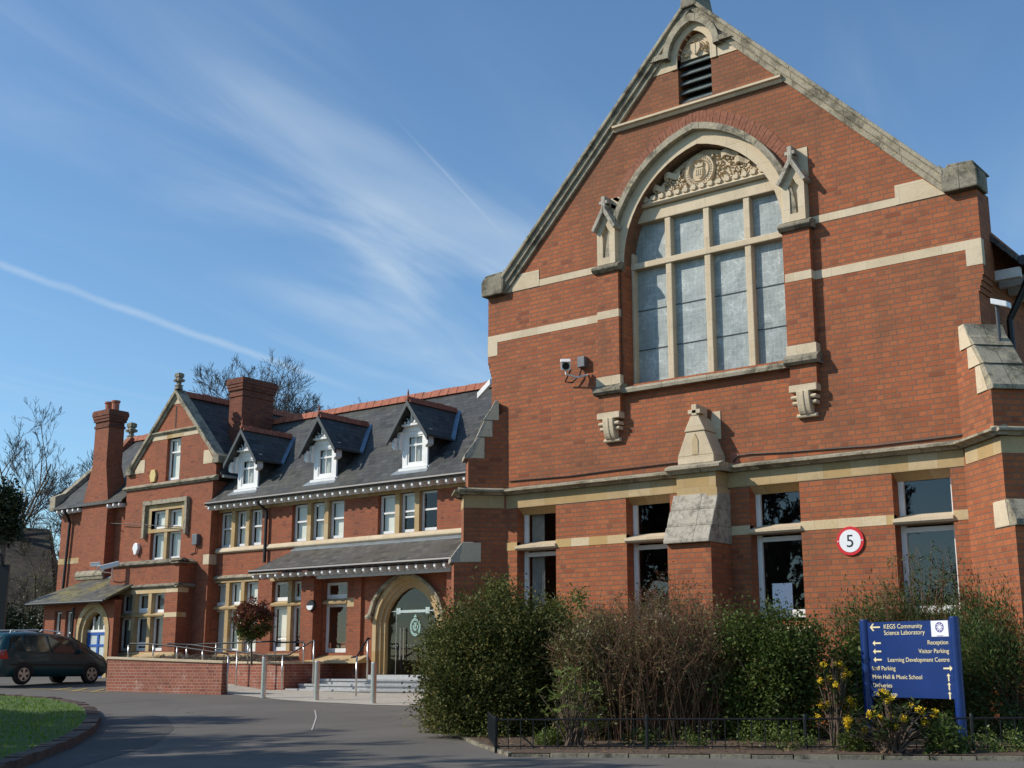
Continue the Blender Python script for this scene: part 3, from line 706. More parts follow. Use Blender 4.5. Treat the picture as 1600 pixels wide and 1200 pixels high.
# pilasters carrying gabled niches
pl, pr_ = (2.47, 2.89), (5.91, 6.33)
for x0, x1, sg in ((*pl, 1), (*pr_, -1)):
    p = MB(); xc = (x0+x1)/2
    p.box(x0, x1, -.12, .001, 5.53, 5.86); p.box(x0, x1, -.12, .001, 6.14, 7.96)
    xs_ = (x1+.012, x1+.055) if sg > 0 else (x0-.055, x0-.012)
    p.box(xs_[0], xs_[1], -.05, .001, 6.0, 8.0)
    po = p.build('pilaster', BR_H, hall)
    s2 = MB(); s2.box(x0-.03, x1+.03, -.15, .001, 5.995, 6.145)
    s2.box(x0-.004, x1+.004, -.126, .0, 7.143, 7.276)
    # niche block and gablet
    nx0, nx1 = xc-.18, xc+.18; Y = -.15
    s2.wall(front(Y), rect(nx0, nx1, 8.08, 8.86), [[(xc-.065, 8.20), (xc+.065, 8.20), (xc+.065, 8.56), (xc+.095, 8.63), (xc+.05, 8.68), (xc, 8.78), (xc-.05, 8.68), (xc-.095, 8.63), (xc-.065, 8.56)]], 0, .09, .15)
    s2.box(xc-.11, xc+.11, -.07, -.05, 8.15, 8.8)
    s2.prism(FH, [(xc-.18, 8.86), (xc+.18, 8.86), (xc, 9.06)], 0, .15)
    s2.build('niche_block', ST, po)
    cp_ = MB()
    for q in (-1, 1):
        A = [(xc, 9.12), (xc+q*.245, 8.70), (xc+q*.195, 8.66), (xc, 8.98)]
        cp_.prism(FH, A if q < 0 else A[::-1], .0, .235)
    cp_.box(xc-.04, xc+.04, -.225, -.02, 9.05, 9.27); cp_.box(xc-.085, xc+.085, -.22, -.1, 9.13, 9.19)
    cp_.build('gablet', LI_W, po, bevel=.01)
    cr = MB(); cr.prism(FH, [(xc+.03, 8.8), (xc+.20, 8.8), (xc+.20, 9.28), (xc+.03, 9.28)], -.05, .014); cr.build('back_stone', ST, po)
    c2 = MB(); c2.moulding(FH, [(-.02, 7.94), (.15, 7.94), (.215, 7.99), (.215, 8.03), (.12, 8.09), (-.02, 8.09)], x0-.06, x1+.06); c2.build('pilaster_cap', LI_D, po, bevel=.01)
    c3 = MB(); c3.moulding(FH, [(-.02, 5.84), (.17, 5.84), (.215, 5.88), (.215, 5.93), (.14, 6.0), (-.02, 6.0)], x0-.06, x1+.06); c3.build('pilaster_base', LI_D, po)
    # scrolled corbel
    c4 = MB(); c4.bar(FH, x0-.01, x1+.01, 5.43, 5.535, 0, .17)
    prof = [(0, 5.44)]+[(.19-.14*(1-math.cos(t)), 5.44-.36*math.sin(t)) for t in np.linspace(0, 1.35, 8)]+[(0, 5.07)]
    c4.moulding(FH, prof, xc-.10, xc+.10); c4.moulding(FH, [(w_+.012, z) for w_, z in prof], xc-.02, xc+.02)
    for q in (-1, 1):
        c4.moulding(FH, [(0, 5.32), (.15, 5.32), (.17, 5.35), (.15, 5.38), (0, 5.38)], xc+q*.15-.05, xc+q*.15+.05)
        c4.moulding(FH, [(0, 5.24), (.12, 5.24), (.14, 5.27), (.12, 5.30), (0, 5.30)], xc+q*.15-.04, xc+q*.15+.04)
    c4.moulding(FH, [(0, 5.055), (.07, 5.055), (.085, 5.085), (.05, 5.12), (0, 5.12)], x0+.05, x1-.05)
    c4.build('scroll_corbel', ST, po, bevel=.01)
# louvred bell opening under the apex
o_, i_ = arch_pts(CX, .43, 11.44, .56, 8), arch_pts(CX, .315, 11.44, .43, 8)
o_ = [(o_[0][0], 11.26)]+o_+[(o_[-1][0], 11.26)]; i_ = [(i_[0][0], 11.26)]+i_+[(i_[-1][0], 11.26)]
lo = ring(MB(), FH, o_, i_, -.1, .03).build('louvre_arch', ST, hall)
o2, i2 = arch_pts(CX, .54, 11.44, .70, 8), arch_pts(CX, .43, 11.44, .56, 8)
hm = ring(MB(), FH, [(o2[0][0], 11.46)]+o2+[(o2[-1][0], 11.46)], [(i2[0][0], 11.46)]+i2+[(i2[-1][0], 11.46)], -.05, .13)
for q in (-1, 1):
    A = [(CX+q*.43, 11.475), (CX+q*.78, 11.475), (CX+q*.70, 11.56), (CX+q*.43, 11.57)]
    hm.prism(FH, A if q < 0 else A[::-1], -.05, .125)
hm.build('louvre_hood', LI, lo)
lv = MB()
for k in range(5):
    z = 10.64+k*.165; lv.hexa([FH.p(CX-.313, z, -.06), FH.p(CX+.313, z, -.06), FH.p(CX+.313, z+.155, -.22), FH.p(CX-.313, z+.155, -.22)],
                             [FH.p(CX-.313, z+.012, -.045), FH.p(CX+.313, z+.012, -.045), FH.p(CX+.313, z+.167, -.205), FH.p(CX-.313, z+.167, -.205)])
lv.build('louvre_slats', LOUV, lo)
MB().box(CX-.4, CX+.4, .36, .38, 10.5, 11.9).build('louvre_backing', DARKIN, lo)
cv = MB(); cv.prism(FH, [(CX-.31, 11.43), (CX+.31, 11.43)]+arch_pts(CX, .31, 11.44, .42, 8), -.3, -.10)
cv.prism(FH, [(CX+x*1.15, 11.62+z*1.15) for x, z in shield], -.12, -.045); cv.bar(FH, CX-.008, CX+.008, 11.47, 11.66, -.05, -.035)
for k in range(150):
    x = CX+rr.uniform(-.28, .28); z = rr.uniform(11.46, 11.84)
    if abs(x-CX) < .1 and z < 11.7: continue
    if z > 11.44+.40*(1-abs(x-CX)/.31)**.6: continue
    a = rr.uniform(0, 6.28); l = rr.uniform(.02, .035); c_ = np.array([x, z]); u_ = np.array([math.cos(a), math.sin(a)]); v_ = np.array([-u_[1], u_[0]])
    P = [c_-u_*l, c_+v_*l*.5, c_+u_*l, c_-v_*l*.5]
    cv.hexa([FH.p(q[0], q[1], -.11) for q in P], [FH.p(*(c_+(q-c_)*.7), -.06+rr.uniform(-.02, .02)) for q in P])
cv.build('carved_shield', ST, lo)
# ---- ground-floor windows with stone transoms
bl_ = [dict(blind='curtain', bl=(0, .42)), {}, {}, {}]
for k, (a_, b_) in enumerate(wins):
    o = sash(FH, a_+.005, b_-.005, WZ0+.06, 4.10, -.20, hall, fw=.075, glassm=GLASSD, **bl_[k])
    t_ = MB(); t_.moulding(FH, [(-.28, 3.40), (.02, 3.40), (.05, 3.43), (.05, 3.47), (-.28, 3.56)], a_-.01, b_+.01); t_.build('transom', ST, o)
    s_ = MB(); s_.moulding(FH, [(-.25, 1.95), (.10, 1.95), (.12, 2.0), (-.25, 2.13)], a_-.08, b_+.08); s_.build('window_sill', ST, o)
    f2 = MB(); f2.bar(FH, a_+.07, b_-.07, 3.30, 3.37, -.25, -.205); f2.build('sash_rail', WHITE, o)
pw = atY(1207, 912, .24); pw2 = atY(1240, 952, .24)
tag(MB().bar(FH, pw[0], pw2[0], pw2[2], pw[2], -.2295, -.2265).build('notice_paper', PAPER), 'plain white sheet of paper stuck to the hall window right of the central buttress', 'notice')
# ---- central buttress with stone pinnacle
bt = MB(); bt.box(4.02, 4.76, -.62, .001, .3, 3.30); bt.box(4.07, 4.73, -.36, .001, 3.3, 4.37)
bo = bt.build('central_buttress', BR_H, hall)
q_ = MB(); q_.box(4.06, 4.74, -.37, -.0, 4.02, 4.36)
for zz, ln in ((3.30, .14), (3.62, .10), (3.94, .16)): q_.box(4.6, 4.772, -.40, -.0, zz, zz+.16)
for zz in (3.9,): q_.box(4.6, 4.772, -.5 if zz < 3.5 else -.37, 0, zz-.3, zz-.16)
q_.build('buttress_quoins', ST_O, bo)
wt = MB()
for k in range(3):
    f0, f1 = k/3, (k+1)/3; z0, z1 = 3.27+.76*f0, 3.27+.76*f1; w0, w1 = .71-.36*f0, .71-.36*f1
    wt.prism(Fr((0, 0, 0), (0, -1, 0), (1, 0, 0)), [(0, z0), (w0, z0), (w0, z0+.045), (w1+.03, z1), (0, z1)], 4.0, 4.78)
wt.build('buttress_weathering', LI_W, bo, bevel=.012)
c_ = MB(); string(c_, front(-.36), 3.93, 4.87, 4.50, .15, .14); c_.box(3.94, 4.86, -.362, 0, 4.36, 4.49); c_.build('buttress_cap', LI, bo)
pn = MB()
def pinn(mb_, x0, x1, y0, z0, X0, X1, Y0, Z1):
    mb_.hexa([(x0, y0, z0), (x1, y0, z0), (x1, .0, z0), (x0, .0, z0)], [(X0, Y0, Z1), (X1, Y0, Z1), (X1, 0, Z1), (X0, 0, Z1)])
pinn(pn, 4.085, 4.715, -.36, 4.50, 4.085, 4.715, -.36, 4.62); pinn(pn, 4.085, 4.715, -.36, 4.62, 4.24, 4.56, -.35, 5.00)
pinn(pn, 4.215, 4.585, -.37, 5.0, 4.33, 4.47, -.36, 5.24); pn.box(4.355, 4.445, -.37, -.02, 5.24, 5.42); pn.box(4.29, 4.51, -.37, -.2, 5.27, 5.34)
pn.build('stone_pinnacle', ST, bo, bevel=.012)
MB().prism(FH, [(4.35, 4.64), (4.45, 4.64), (4.45, 4.86), (4.40, 4.96), (4.35, 4.86)], .34, .367).build('blind_niche', ST_O, bo)
MB().prism(FH, [(4.43, 4.9), (4.66, 4.9), (4.66, 5.34), (4.52, 5.34)], -.02, .014).build('back_stone', ST, bo)
# ---- diagonal buttresses at the corners
D7 = .70711
def diag(cx, sg, name):
    out = np.array([sg*D7, -D7]); tn = np.array([D7, sg*D7])      # outward along the ground; thickness direction
    fr = Fr((cx, .0, 0), (out[0], out[1], 0), (tn[0], tn[1], 0)); T = .25 if sg < 0 else .27
    L1, L2, L3 = (.66, .50, .43) if sg < 0 else (.93, .76, .62); E = .27 if sg < 0 else .48; E2 = .14 if sg < 0 else .26; E3 = .06 if sg < 0 else .14
    b_ = MB(); body = [(-.3, .3), (L1, .3), (L1, 3.22), (L2, 3.22), (L2, 4.37), (L3, 4.37), (L3, 5.0), (E, 5.0), (E, 5.36), (E2, 5.36), (E2, 5.62), (-.3, 5.9)]
    b_.prism(fr, body, -T, T); bo_ = b_.build(name, BR_H, hall)
    s_ = MB()
    s_.prism(fr, [(L2-.3, 3.2), (L1+.06, 3.2), (L1+.06, 3.28), (L2+.04, 3.55), (L2-.3, 3.55)] if sg > 0 else [(L2-.18, 3.2), (L1+.06, 3.2), (L1+.06, 3.28), (L2+.02, 3.55), (L2-.18, 3.55)], -T-.012, T+.012)
    s_.prism(fr, [(E2, 5.0), (L3+.07, 5.0), (L3+.07, 5.06), (E, 5.38), (E2, 5.38)], -T-.012, T+.012)
    s_.prism(fr, [(E3-.06, 5.385), (E+.02, 5.385), (E2+.02, 5.68), (E3-.06, 5.68)], -T-.012, T+.012)
    s_.prism(fr, [(-.1, 5.685), (E2+.04, 5.685), (E3, 5.86), (E3-.09, 6.04), (-.1, 6.04)], -T-.012, T+.012)
    s_.build('weathering_stone', LI if sg > 0 else LI_W, bo_, bevel=.01)
    # cream cheeks on the side the stones show
    side = T if sg < 0 else -T
    ck_ = MB()
    for poly in ([(L2-.3, 3.21), (L1-.1, 3.21), (L1-.16, 3.54), (L2-.3, 3.54)], [(E2+.02, 5.01), (L3-.06, 5.01), (E-.07, 5.37), (E2+.02, 5.37)], [(E3-.04, 5.39), (E-.06, 5.39), (E2-.04, 5.67), (E3-.04, 5.67)], [(-.1, 5.69), (E2-.03, 5.69), (E3-.1, 6.03), (-.1, 6.03)]):
        ck_.prism(fr, poly, side*1.06-.002, side*1.06+.002)
    ck_.build('dressed_stone', ST if sg > 0 else ST, bo_)
    # string and ochre band round the buttress
    st = MB()
    for q in (-1, 1):
        f2 = Fr((cx+tn[0]*T*q, tn[1]*T*q, 0), (out[0], out[1], 0), (tn[0]*q, tn[1]*q, 0)); string(st, f2, -.2, L2+.1, 4.49)
    f3 = Fr((cx+out[0]*L2, out[1]*L2, 0), (tn[0], tn[1], 0), (out[0], out[1], 0)); string(st, f3, -T-.1, T+.1, 4.49)
    st.build('string_course', LI, bo_)
    ob = MB(); ob.prism(fr, [(-.2, 4.14), (L2+.006, 4.14), (L2+.006, 4.36), (-.2, 4.36)], -T-.008, T+.008); ob.build('ochre_band', ST_O, bo_)
diag(XL+.09, -1, 'corner_buttress'); diag(XR-.09, 1, 'corner_buttress')
# ================================================================== the school wing
D = 8.5
FW = front(D); FB = front(8.2)
wing = thing('school_wing', 'long two storey red brick wing with slate roof, dormers, cross gable and two chimneys', 'building', (-14, 8.5, .8))
BX0, BX1 = -22.55, -18.12       # the gabled cross block
EAVE, RIDGE, RY = 6.40, 9.44, 11.0
A_, B_, C_ = (-17.9, -15.87), (-14.52, -12.31), (-10.95, -8.72)
FFS, FFT = 5.06, 6.17
door_arch = [(-9.93, 1.2), (-7.71, 1.2)]+arch_pts(-8.82, 1.11, 2.62, .86+.21*1.05, 10, 1.75)
mb = MB()
mb.wall(FW, rect(BX1, .1, .4, 6.36), [rect(*A_, FFS, FFT), rect(*B_, FFS, FFT), rect(*C_, FFS, FFT), rect(-18.05, -15.92, 1.86, 3.97)], 0, .17, .25)
mb.box(BX1, .1, 15.2, 15.5, .4, 6.4)
mb.box(-18.3, .0, 8.76, 15.19, 4.2, 4.35) 
# left end of the wing behind the porch
mb.wall(FW, rect(-26.75, BX0, .4, 6.9), [], 0, .2, .25); mb.box(-26.75, -26.5, 8.75, 15.5, .4, 6.9)
gl = Fr((-26.75, 0, 0), (0, 1, 0), (-1, 0, 0)); mb.prism(gl, [(8.5, 6.9), (15.5, 6.9), (12.0, 9.9), (11, 9.9)], -.25, 0)
mb.build('wall', BR_W, wing)
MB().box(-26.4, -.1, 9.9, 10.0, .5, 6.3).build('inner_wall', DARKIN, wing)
s_ = MB(); s_.bar(FW, BX1, .1, 6.17, 6.37, -.1, .012); s_.build('eaves_stone', ST_O, wing)
s_ = MB(); s_.moulding(FW, [(-.17, 4.88), (.03, 4.88), (.085, 4.92), (.085, 4.955), (.035, 5.045), (-.02, 5.06), (-.17, 5.06)], BX1, -.0); s_.build('sill_course', ST, wing)
s_ = MB(); s_.moulding(FW, [(-.05, 4.05), (.04, 4.05), (.10, 4.10), (.10, 4.13), (.0, 4.20), (-.05, 4.20)], BX1, -14.25); s_.build('string_course', LI, wing)
def slope_roof(mbr, x0, x1, ye, ze, yr, zr, t=.05):
    return mbr.hexa([(x0, ye, ze), (x1, ye, ze), (x1, yr, zr), (x0, yr, zr)], [(x0, ye, ze+t), (x1, ye, ze+t), (x1, yr, zr+t), (x0, yr, zr+t)])
r = MB(); rz_ = lambda y: EAVE+(y-8.08)*(RIDGE-EAVE)/(RY-8.08)
pf = [(-.2, 8.08), (-.2, RY), (-19.5, RY), (-18.06, 9.05), (-18.06, 8.08)]
r.add([(x, y, rz_(y)) for x, y in pf]+[(x, y, rz_(y)+.05) for x, y in pf], [(0, 1, 2, 3, 4), (9, 8, 7, 6, 5)]+[(i, 5+i, 5+(i+1) % 5, (i+1) % 5) for i in range(5)])
slope_roof(r, -.2, -19.5, 14.0+1.2, EAVE, RY, RIDGE)
r.build('roof', SL, wing)
def ridge(mbr, p0, p1, n, h=.17, wd=.14, slope=1.0):
    p0, p1 = Vector(p0), Vector(p1); d = (p1-p0)/n; ax = d.normalized(); sd = ax.cross(Vector((0, 0, 1))).normalized()
    for i in range(n):
        a = p0+d*(i+.03); b_ = p0+d*(i+.97); up_ = Vector((0, 0, h*random.uniform(.92, 1.08))); lo = Vector((0, 0, -.05))
        A = [a-sd*wd+lo, a+sd*wd+lo, a+sd*.035+up_, a-sd*.035+up_]; B = [b_-sd*wd+lo, b_+sd*wd+lo, b_+sd*.035+up_, b_-sd*.035+up_]
        mbr.hexa(A, B)
    return mbr
ridge(MB(), (-20.2, RY, RIDGE+.05), (-7.0, RY, RIDGE+.05), 38).build('ridge_tiles', CLAY, wing)
g_ = MB().tube([(BX1+.08, 8.03, EAVE+.02), (-.1, 8.03, EAVE+.02)], .06, 8); g_.build('gutter', BLACK, wing)
g_ = MB().bar(FW, BX1, 0, 6.34, 6.38, 0, .42); g_.build('eaves_soffit', GREYW, wing)
def rafter_row(x0, x1, n, y0, y1, z0, z1, parent):
    me = None; ln = y1-y0
    fr = Fr((0, 0, 0), (0, 1, 0), (1, 0, 0))
    for i in range(n):
        if me is None:
            m_ = MB().prism(fr, [(y0, z0+.02), (y0+.05, z0-.03), (y1, z1-.09), (y1, z1), (y0, z0+.10)], -.035, .035)
            o = m_.build('rafter_end', WHITE, parent); me = o.data
        else:
            o = bpy.data.objects.new('rafter_end', me); COL.objects.link(o); attach(o, parent)
        o.location = (x0+(x1-x0)*i/(n-1), 0, 0)
rafter_row(BX1+.2, -7.4, 35, 8.05, 8.5, 6.24, 6.36, wing)
# first-floor windows in threes with stone mullions
blinds = [['slats', 'slats', 'slats'], ['roller', 'slats', 'roller'], ['roller', 'roller', None]]
for gi, (x0, x1) in enumerate((A_, B_, C_)):
    m_ = MB(); wd = (x1-x0)/3; mt = .17
    for k in (1, 2): m_.bar(FW, x0+wd*k-mt/2, x0+wd*k+mt/2, FFS, FFT, -.17, .0)
    mo = m_.build('stone_mullions', ST_O, wing)
    for k in range(3):
        a = x0+wd*k+(mt/2 if k else 0); b = x0+wd*(k+1)-(mt/2 if k < 2 else 0)
        op = (gi == 2 and k == 1)
        sash(FW, a+.01, b-.01, FFS+.005, FFT-.005, -.12, mo, rails=((5.66,) if not op else (5.66, 5.5)), fw=.06, blind=blinds[gi][k] if not op else 'roller', bl=((0, 1) if blinds[gi][k] == 'slats' else ((.0, 1) if gi == 1 else (.45 if op else .05, 1))), name='sash_window',
             bars=[((a+b)/2-.02, 5.68, 6.1)] if gi == 0 else ())
# ground-floor group of three left of the porch roof
x0, x1 = -18.05, -15.92; wd = (x1-x0)/3; m_ = MB()
for k in (1, 2): m_.bar(FW, x0+wd*k-.08, x0+wd*k+.08, 1.86, 3.97, -.17, .0)
m_.moulding(FW, [(-.17, 3.15), (.02, 3.15), (.035, 3.19), (.035, 3.22), (-.12, 3.29), (-.17, 3.29)], x0, x1)
m_.bar(FW, x0-.02, x1+.02, 3.97, 4.05, -.17, .012); m_.moulding(FW, [(-.17, 1.72), (.12, 1.72), (.12, 1.76), (-.17, 1.87)], x0-.05, x1+.05)
mo = m_.build('stone_mullions', ST_O, wing)
for k in range(3):
    a = x0+wd*k+(.08 if k else 0); b = x0+wd*(k+1)-(.08 if k < 2 else 0)
    sash(FW, a+.01, b-.01, 1.875, 3.15, -.12, mo, fw=.06, blind='roller', bl=(0, 1), name='sash_window'); sash(FW, a+.01, b-.01, 3.29, 3.965, -.12, mo, fw=.06, blind='roller', bl=(0, 1), name='sash_window')
# ---- dormers
FD = front(8.45)
def dormer(xc):
    f = MB(); hw = .47; z0, z1 = 6.80, 7.98
    f.wall(FD, rect(xc-hw, xc+hw, z0, z1-.1), [rect(xc-.30, xc+.30, 6.93, 7.75)], 0, .06, .06)
    f.box(xc-hw-.06, xc+hw+.06, 8.36, 8.5, z0-.05, z0+.02)
    f.prism(FD, [(xc-hw-.04, 7.86), (xc+hw+.04, 7.86), (xc+hw-.1, 8.02), (xc-hw+.1, 8.02)], -.02, .03)
    f.prism(FD, [(xc-.40, 8.02), (xc+.40, 8.02), (xc, 8.56)], -.04, -.02)
    for q in (-1, 1):     # shaped brackets and pierced tracery
        A = [(xc+q*.47, 7.35), (xc+q*.55, 7.42), (xc+q*.53, 7.55), (xc+q*.60, 7.70), (xc+q*.62, 7.86), (xc+q*.47, 7.86)]
        f.prism(FD, A if q > 0 else A[::-1], -.02, .10)
        A = [(xc+q*.57, 7.36), (xc+q*.67, 7.42), (xc+q*.67, 7.62), (xc+q*.57, 7.70)]
        f.prism(FD, A if q > 0 else A[::-1], -.02, .22)
    f.bar(FD, xc-.36, xc+.36, 8.0, 8.05, 0, .18)
    for k in range(5): f.lathe([(.0, 0), (.035, 0), (.035, .03), (.0, .03)], FD.p(xc-.24+.12*k, 8.095, .14), 8, (0, -1, 0))
    f.bar(FD, xc-.025, xc+.025, 8.05, 8.45, .12, .17)
    for q in (-1, 1): f.hexa([FD.p(xc+q*.03, 8.06, .13), FD.p(xc+q*.05, 8.06, .13), FD.p(xc+q*.2, 8.22, .13), FD.p(xc+q*.18, 8.22, .13)], [FD.p(xc+q*.03, 8.06, .16), FD.p(xc+q*.05, 8.06, .16), FD.p(xc+q*.2, 8.22, .16), FD.p(xc+q*.18, 8.22, .16)])
    fo_ = f.build('dormer_front', WHITE, wing)
    sash(FD, xc-.30, xc+.30, 6.93, 7.75, -.02, fo_, rails=(7.48,), bars=[(xc, 6.98, 7.72)], fw=.045, blind='slats', name='dormer_window')
    c = MB()
    yb = lambda z: 8.08+(z-EAVE)*(RY-8.08)/(RIDGE-EAVE)
    for q in (-1, 1):
        X = xc+q*(hw-.01); c.face((X, 8.46, 6.86), (X, yb(7.9), 7.9), (X, 8.46, 7.9))
    c.build('dormer_cheek', SL, fo_)
    rf_ = MB(); zr = 8.64; ze = 7.60; hx = .75
    for q in (-1, 1):
        P = [(xc, 8.12, zr), (xc+q*hx, 8.12, ze), (xc+q*hx, yb(ze)+.0, ze), (xc, yb(zr)+.02, zr)]
        rf_.hexa(P, [(x, y, z+.055) for x, y, z in P])
    rf_.build('dormer_roof', SL, fo_)
    bb = MB(); fr = front(8.12)
    for q in (-1, 1):
        A = [(xc, zr+.05), (xc+q*(hx+.02), ze+.02), (xc+q*(hx+.02), ze-.12), (xc, zr-.11)]
        bb.prism(fr, A if q < 0 else A[::-1], -.03, .04)
    bb.build('bargeboard', flat('blue_grey_paint', (.035, .042, .045), .5, var=.1) if 'blue_grey_paint' not in MT else MT['blue_grey_paint'], fo_)
    rt = ridge(MB(), (xc, 8.12, zr+.04), (xc, yb(zr)-.05, zr+.04), 7, .12, .1)
    rt.lathe([(.05, 0), (.05, .08), (.02, .14), (.03, .2), (.0, .34)], (xc, 8.13, zr+.05), 6)
    rt.build('dormer_crest', CLAY, fo_)
    ld = MB(); X = xc+hx
    ld.hexa([(X-.02, yb(ze)-.1, ze+.02), (X+.14, yb(ze)-.1, ze-.02), (xc+.14, yb(zr), zr+.0), (xc-.02, yb(zr), zr+.04)], [(X-.02, yb(ze)-.1, ze+.08), (X+.14, yb(ze)-.1, ze+.04), (xc+.14, yb(zr), zr+.06), (xc-.02, yb(zr), zr+.10)])
    ld.build('lead_valley', LEADB, fo_)
    af = MB(); af.hexa([(xc-.75, 8.28, 6.655), (xc+.6, 8.28, 6.655), (xc+.55, 8.46, 6.84), (xc-.55, 8.46, 6.84)], [(xc-.75, 8.28, 6.67), (xc+.6, 8.28, 6.67), (xc+.55, 8.46, 6.86), (xc-.55, 8.46, 6.86)])
    af.build('lead_apron', LEAD, fo_)
for xc in (-16.58, -13.12, -9.53): dormer(xc)
# ---- gabled cross block
gx0, gx1, gxc = -22.5, -17.95, -20.05
GA, GK = 10.25, 7.88            # apex and kneeler heights of the gable brickwork
k1 = (GA-GK)/((gx1-gx0)/2)
gwr = (-20.42, -19.70, 7.38, 8.79); ffw = (-21.02, -19.42, 4.80, 6.42)
gop = [(gx0, .4), (gx1+.0, .4), (gx1, 7.2), (gx1+.12, 7.3), (gx1+.12, GK), (gxc+.05, GA), (gx0-.06, GK), (gx0-.06, 7.3), (gx0, 7.2)]
mb = MB(); mb.wall(FB, gop, [rect(*gwr[:2], *gwr[2:]), rect(*ffw[:2], *ffw[2:])], 0, .2, .2)
mb.box(gx1-.25, gx1, 8.41, 9.2, .4, 7.2); mb.box(gx0, gx0+.25, 8.41, 9.2, .4, 7.2)
blk = mb.build('gable_wall', BR_W, wing)
r = MB()
for q, xe in ((1, gx1+.25), (-1, gx0-.25)):
    P = [(gxc, 8.3, GA-.05), (xe, 8.3, 7.35), (xe, 15, 7.35), (gxc, 15, GA-.05)]
    r.hexa(P, [(x, y, z+.06) for x, y, z in P])
r.build('gable_roof', SL, wing)
ridge(MB(), (gxc, 8.45, GA), (gxc, 13.5, GA), 14).build('ridge_tiles', CLAY, wing)
MB().tube([(gx1+.27, 8.35, 7.32), (gx1+.27, 8.9, 7.32)], .05, 8).build('gutter', GREYW, wing)
for q in (-1, 1):
    X = lambda v: gxc+.02+q*v
    c = MB(); hw = 2.25
    for d0_, d1_, w1 in ((-.08, .02, .05), (.02, .13, .12)):
        A = [(gxc+.02, GA+d0_*1.3), (X(hw), GK+d0_*1.2), (X(hw), GK+d1_*1.3), (gxc+.02, GA+d1_*1.4)]
        c.prism(FB, A if q < 0 else A[::-1], -.3, w1)
    c.build('gable_coping', LI, blk, bevel=.01)
    c = MB(); A = [(X(2.12), GK-.16), (X(2.45), GK-.16), (X(2.45), GK+.06), (X(2.2), GK+.22)]
    c.prism(FB, A if q < 0 else A[::-1], -.35, .13); c.build('kneeler_stone', LI_D, blk, bevel=.015)
    c = MB(); A = [(X(1.55), GK-.12), (X(2.14), GK-.12), (X(1.80), GK+.32), (X(1.55), GK+.32)]
    c.prism(FB, A if q < 0 else A[::-1], -.1, .012); c.build('skew_stone', ST, blk)
def finial(x, y, z, s, parent):
    m_ = MB(); sq = lambda h, r_: [Vector((x+r_*s*a, y+r_*s*b, z+h*s)) for a, b in ((-1, -1), (1, -1), (1, 1), (-1, 1))]
    m_.tube_rings([sq(0, .16), sq(.16, .12), sq(.17, .16), sq(.22, .16), sq(.24, .09), sq(.36, .08), sq(.40, .19), sq(.50, .21), sq(.55, .13), sq(.60, .12), sq(.64, .17), sq(.80, .17), sq(.86, .08)])
    for a in range(4): m_.lathe([(.0, -.06*s), (.07*s, 0), (.0, .06*s)], (x+.2*s*math.cos(a*1.57), y+.2*s*math.sin(a*1.57), z+.47*s), 6)
    return m_.build('finial', LI_D, parent)
finial(gxc+.12, 8.15, GA+.14, .66, blk)
s_ = MB(); A = 8.82
def chord(z): return gxc-(GA-z)/k1*.985+.02, gxc+(GA-z)/k1*.985+.02
xa, xb = chord(8.98); string(s_, FB, xa+.02, xb-.02, 9.08, .13, .10); s_.build('string_course', LI, blk)
s_ = MB(); xa, xb = chord(8.84); s_.bar(FB, xa+.12, xb-.12, 8.79, 8.95, -.1, .01); s_.prism(FB, [(gxc-.28, 9.92), (gxc+.36, 9.92), (gxc+.05, 10.22)], -.1, .012); s_.build('stone_band', ST, blk)
s_ = MB(); string(s_, FB, gx0-.1, gx1+.2, 7.36, .17, .12); s_.build('gable_string', LI, blk)
s_ = MB(); s_.bar(FB, gxc-.025, gxc+.045, 9.12, 9.85, -.1, .003); s_.build('dark_slit_strip', DARKIN, blk)  # dark strip on the uncut wall stands in for the slit's shaded depth
s_ = MB(); s_.bar(FB, gx1-.28, gx1+.004, 4.55, 4.86, -.3, .006); s_.build('quoin_stone', ST, blk)
sash(FB, gwr[0]+.01, gwr[1]-.01, gwr[2]+.02, gwr[3]-.02, -.12, blk, rails=(8.33,), bars=[(-20.06, 8.35, 8.72)], fw=.06, blind='roller', bl=(0, .6), name='sash_window')
MB().bar(FB, gwr[0]-.04, gwr[1]+.1, gwr[3], gwr[3]+.16, -.1, .014).build('lintel', ST_O, blk)
xa, xb, za, zb = ffw; m_ = MB(); xm = (xa+xb)/2
m_.bar(FB, xm-.075, xm+.075, za, zb, -.2, 0); m_.bar(FB, xa, xb, 5.70, 5.82, -.2, .02); m_.bar(FB, xa-.24, xa, za+.9, zb+.01, -.2, .012); m_.bar(FB, xb, xb+.24, za+.9, zb+.01, -.2, .012); m_.bar(FB, xa-.24, xb+.24, zb+.01, zb+.2, -.2, .013)
m_.moulding(FB, [(-.1, za-.14), (.1, za-.14), (.1, za-.08), (-.1, za)], xa-.1, xb+.1)
mo = m_.build('stone_mullions', ST_O, blk)
hd = MB(); hd.bar(FB, xa-.36, xb+.36, zb+.2, zb+.34, 0, .13); hd.bar(FB, xa-.36, xa-.24, 5.55, zb+.2, 0, .12); hd.bar(FB, xb+.24, xb+.36, 5.55, zb+.2, 0, .12); hd.build('label_mould', LI, mo)
for a, b in ((xa, xm-.075), (xm+.075, xb)):
    sash(FB, a+.01, b-.01, za+.01, 5.70, -.12, mo, fw=.06, blind='slats', bl=(.0, .55), name='sash_window'); sash(FB, a+.01, b-.01, 5.82, zb-.01, -.12, mo, fw=.06, blind='roller', bl=(.0, 1), name='sash_window')
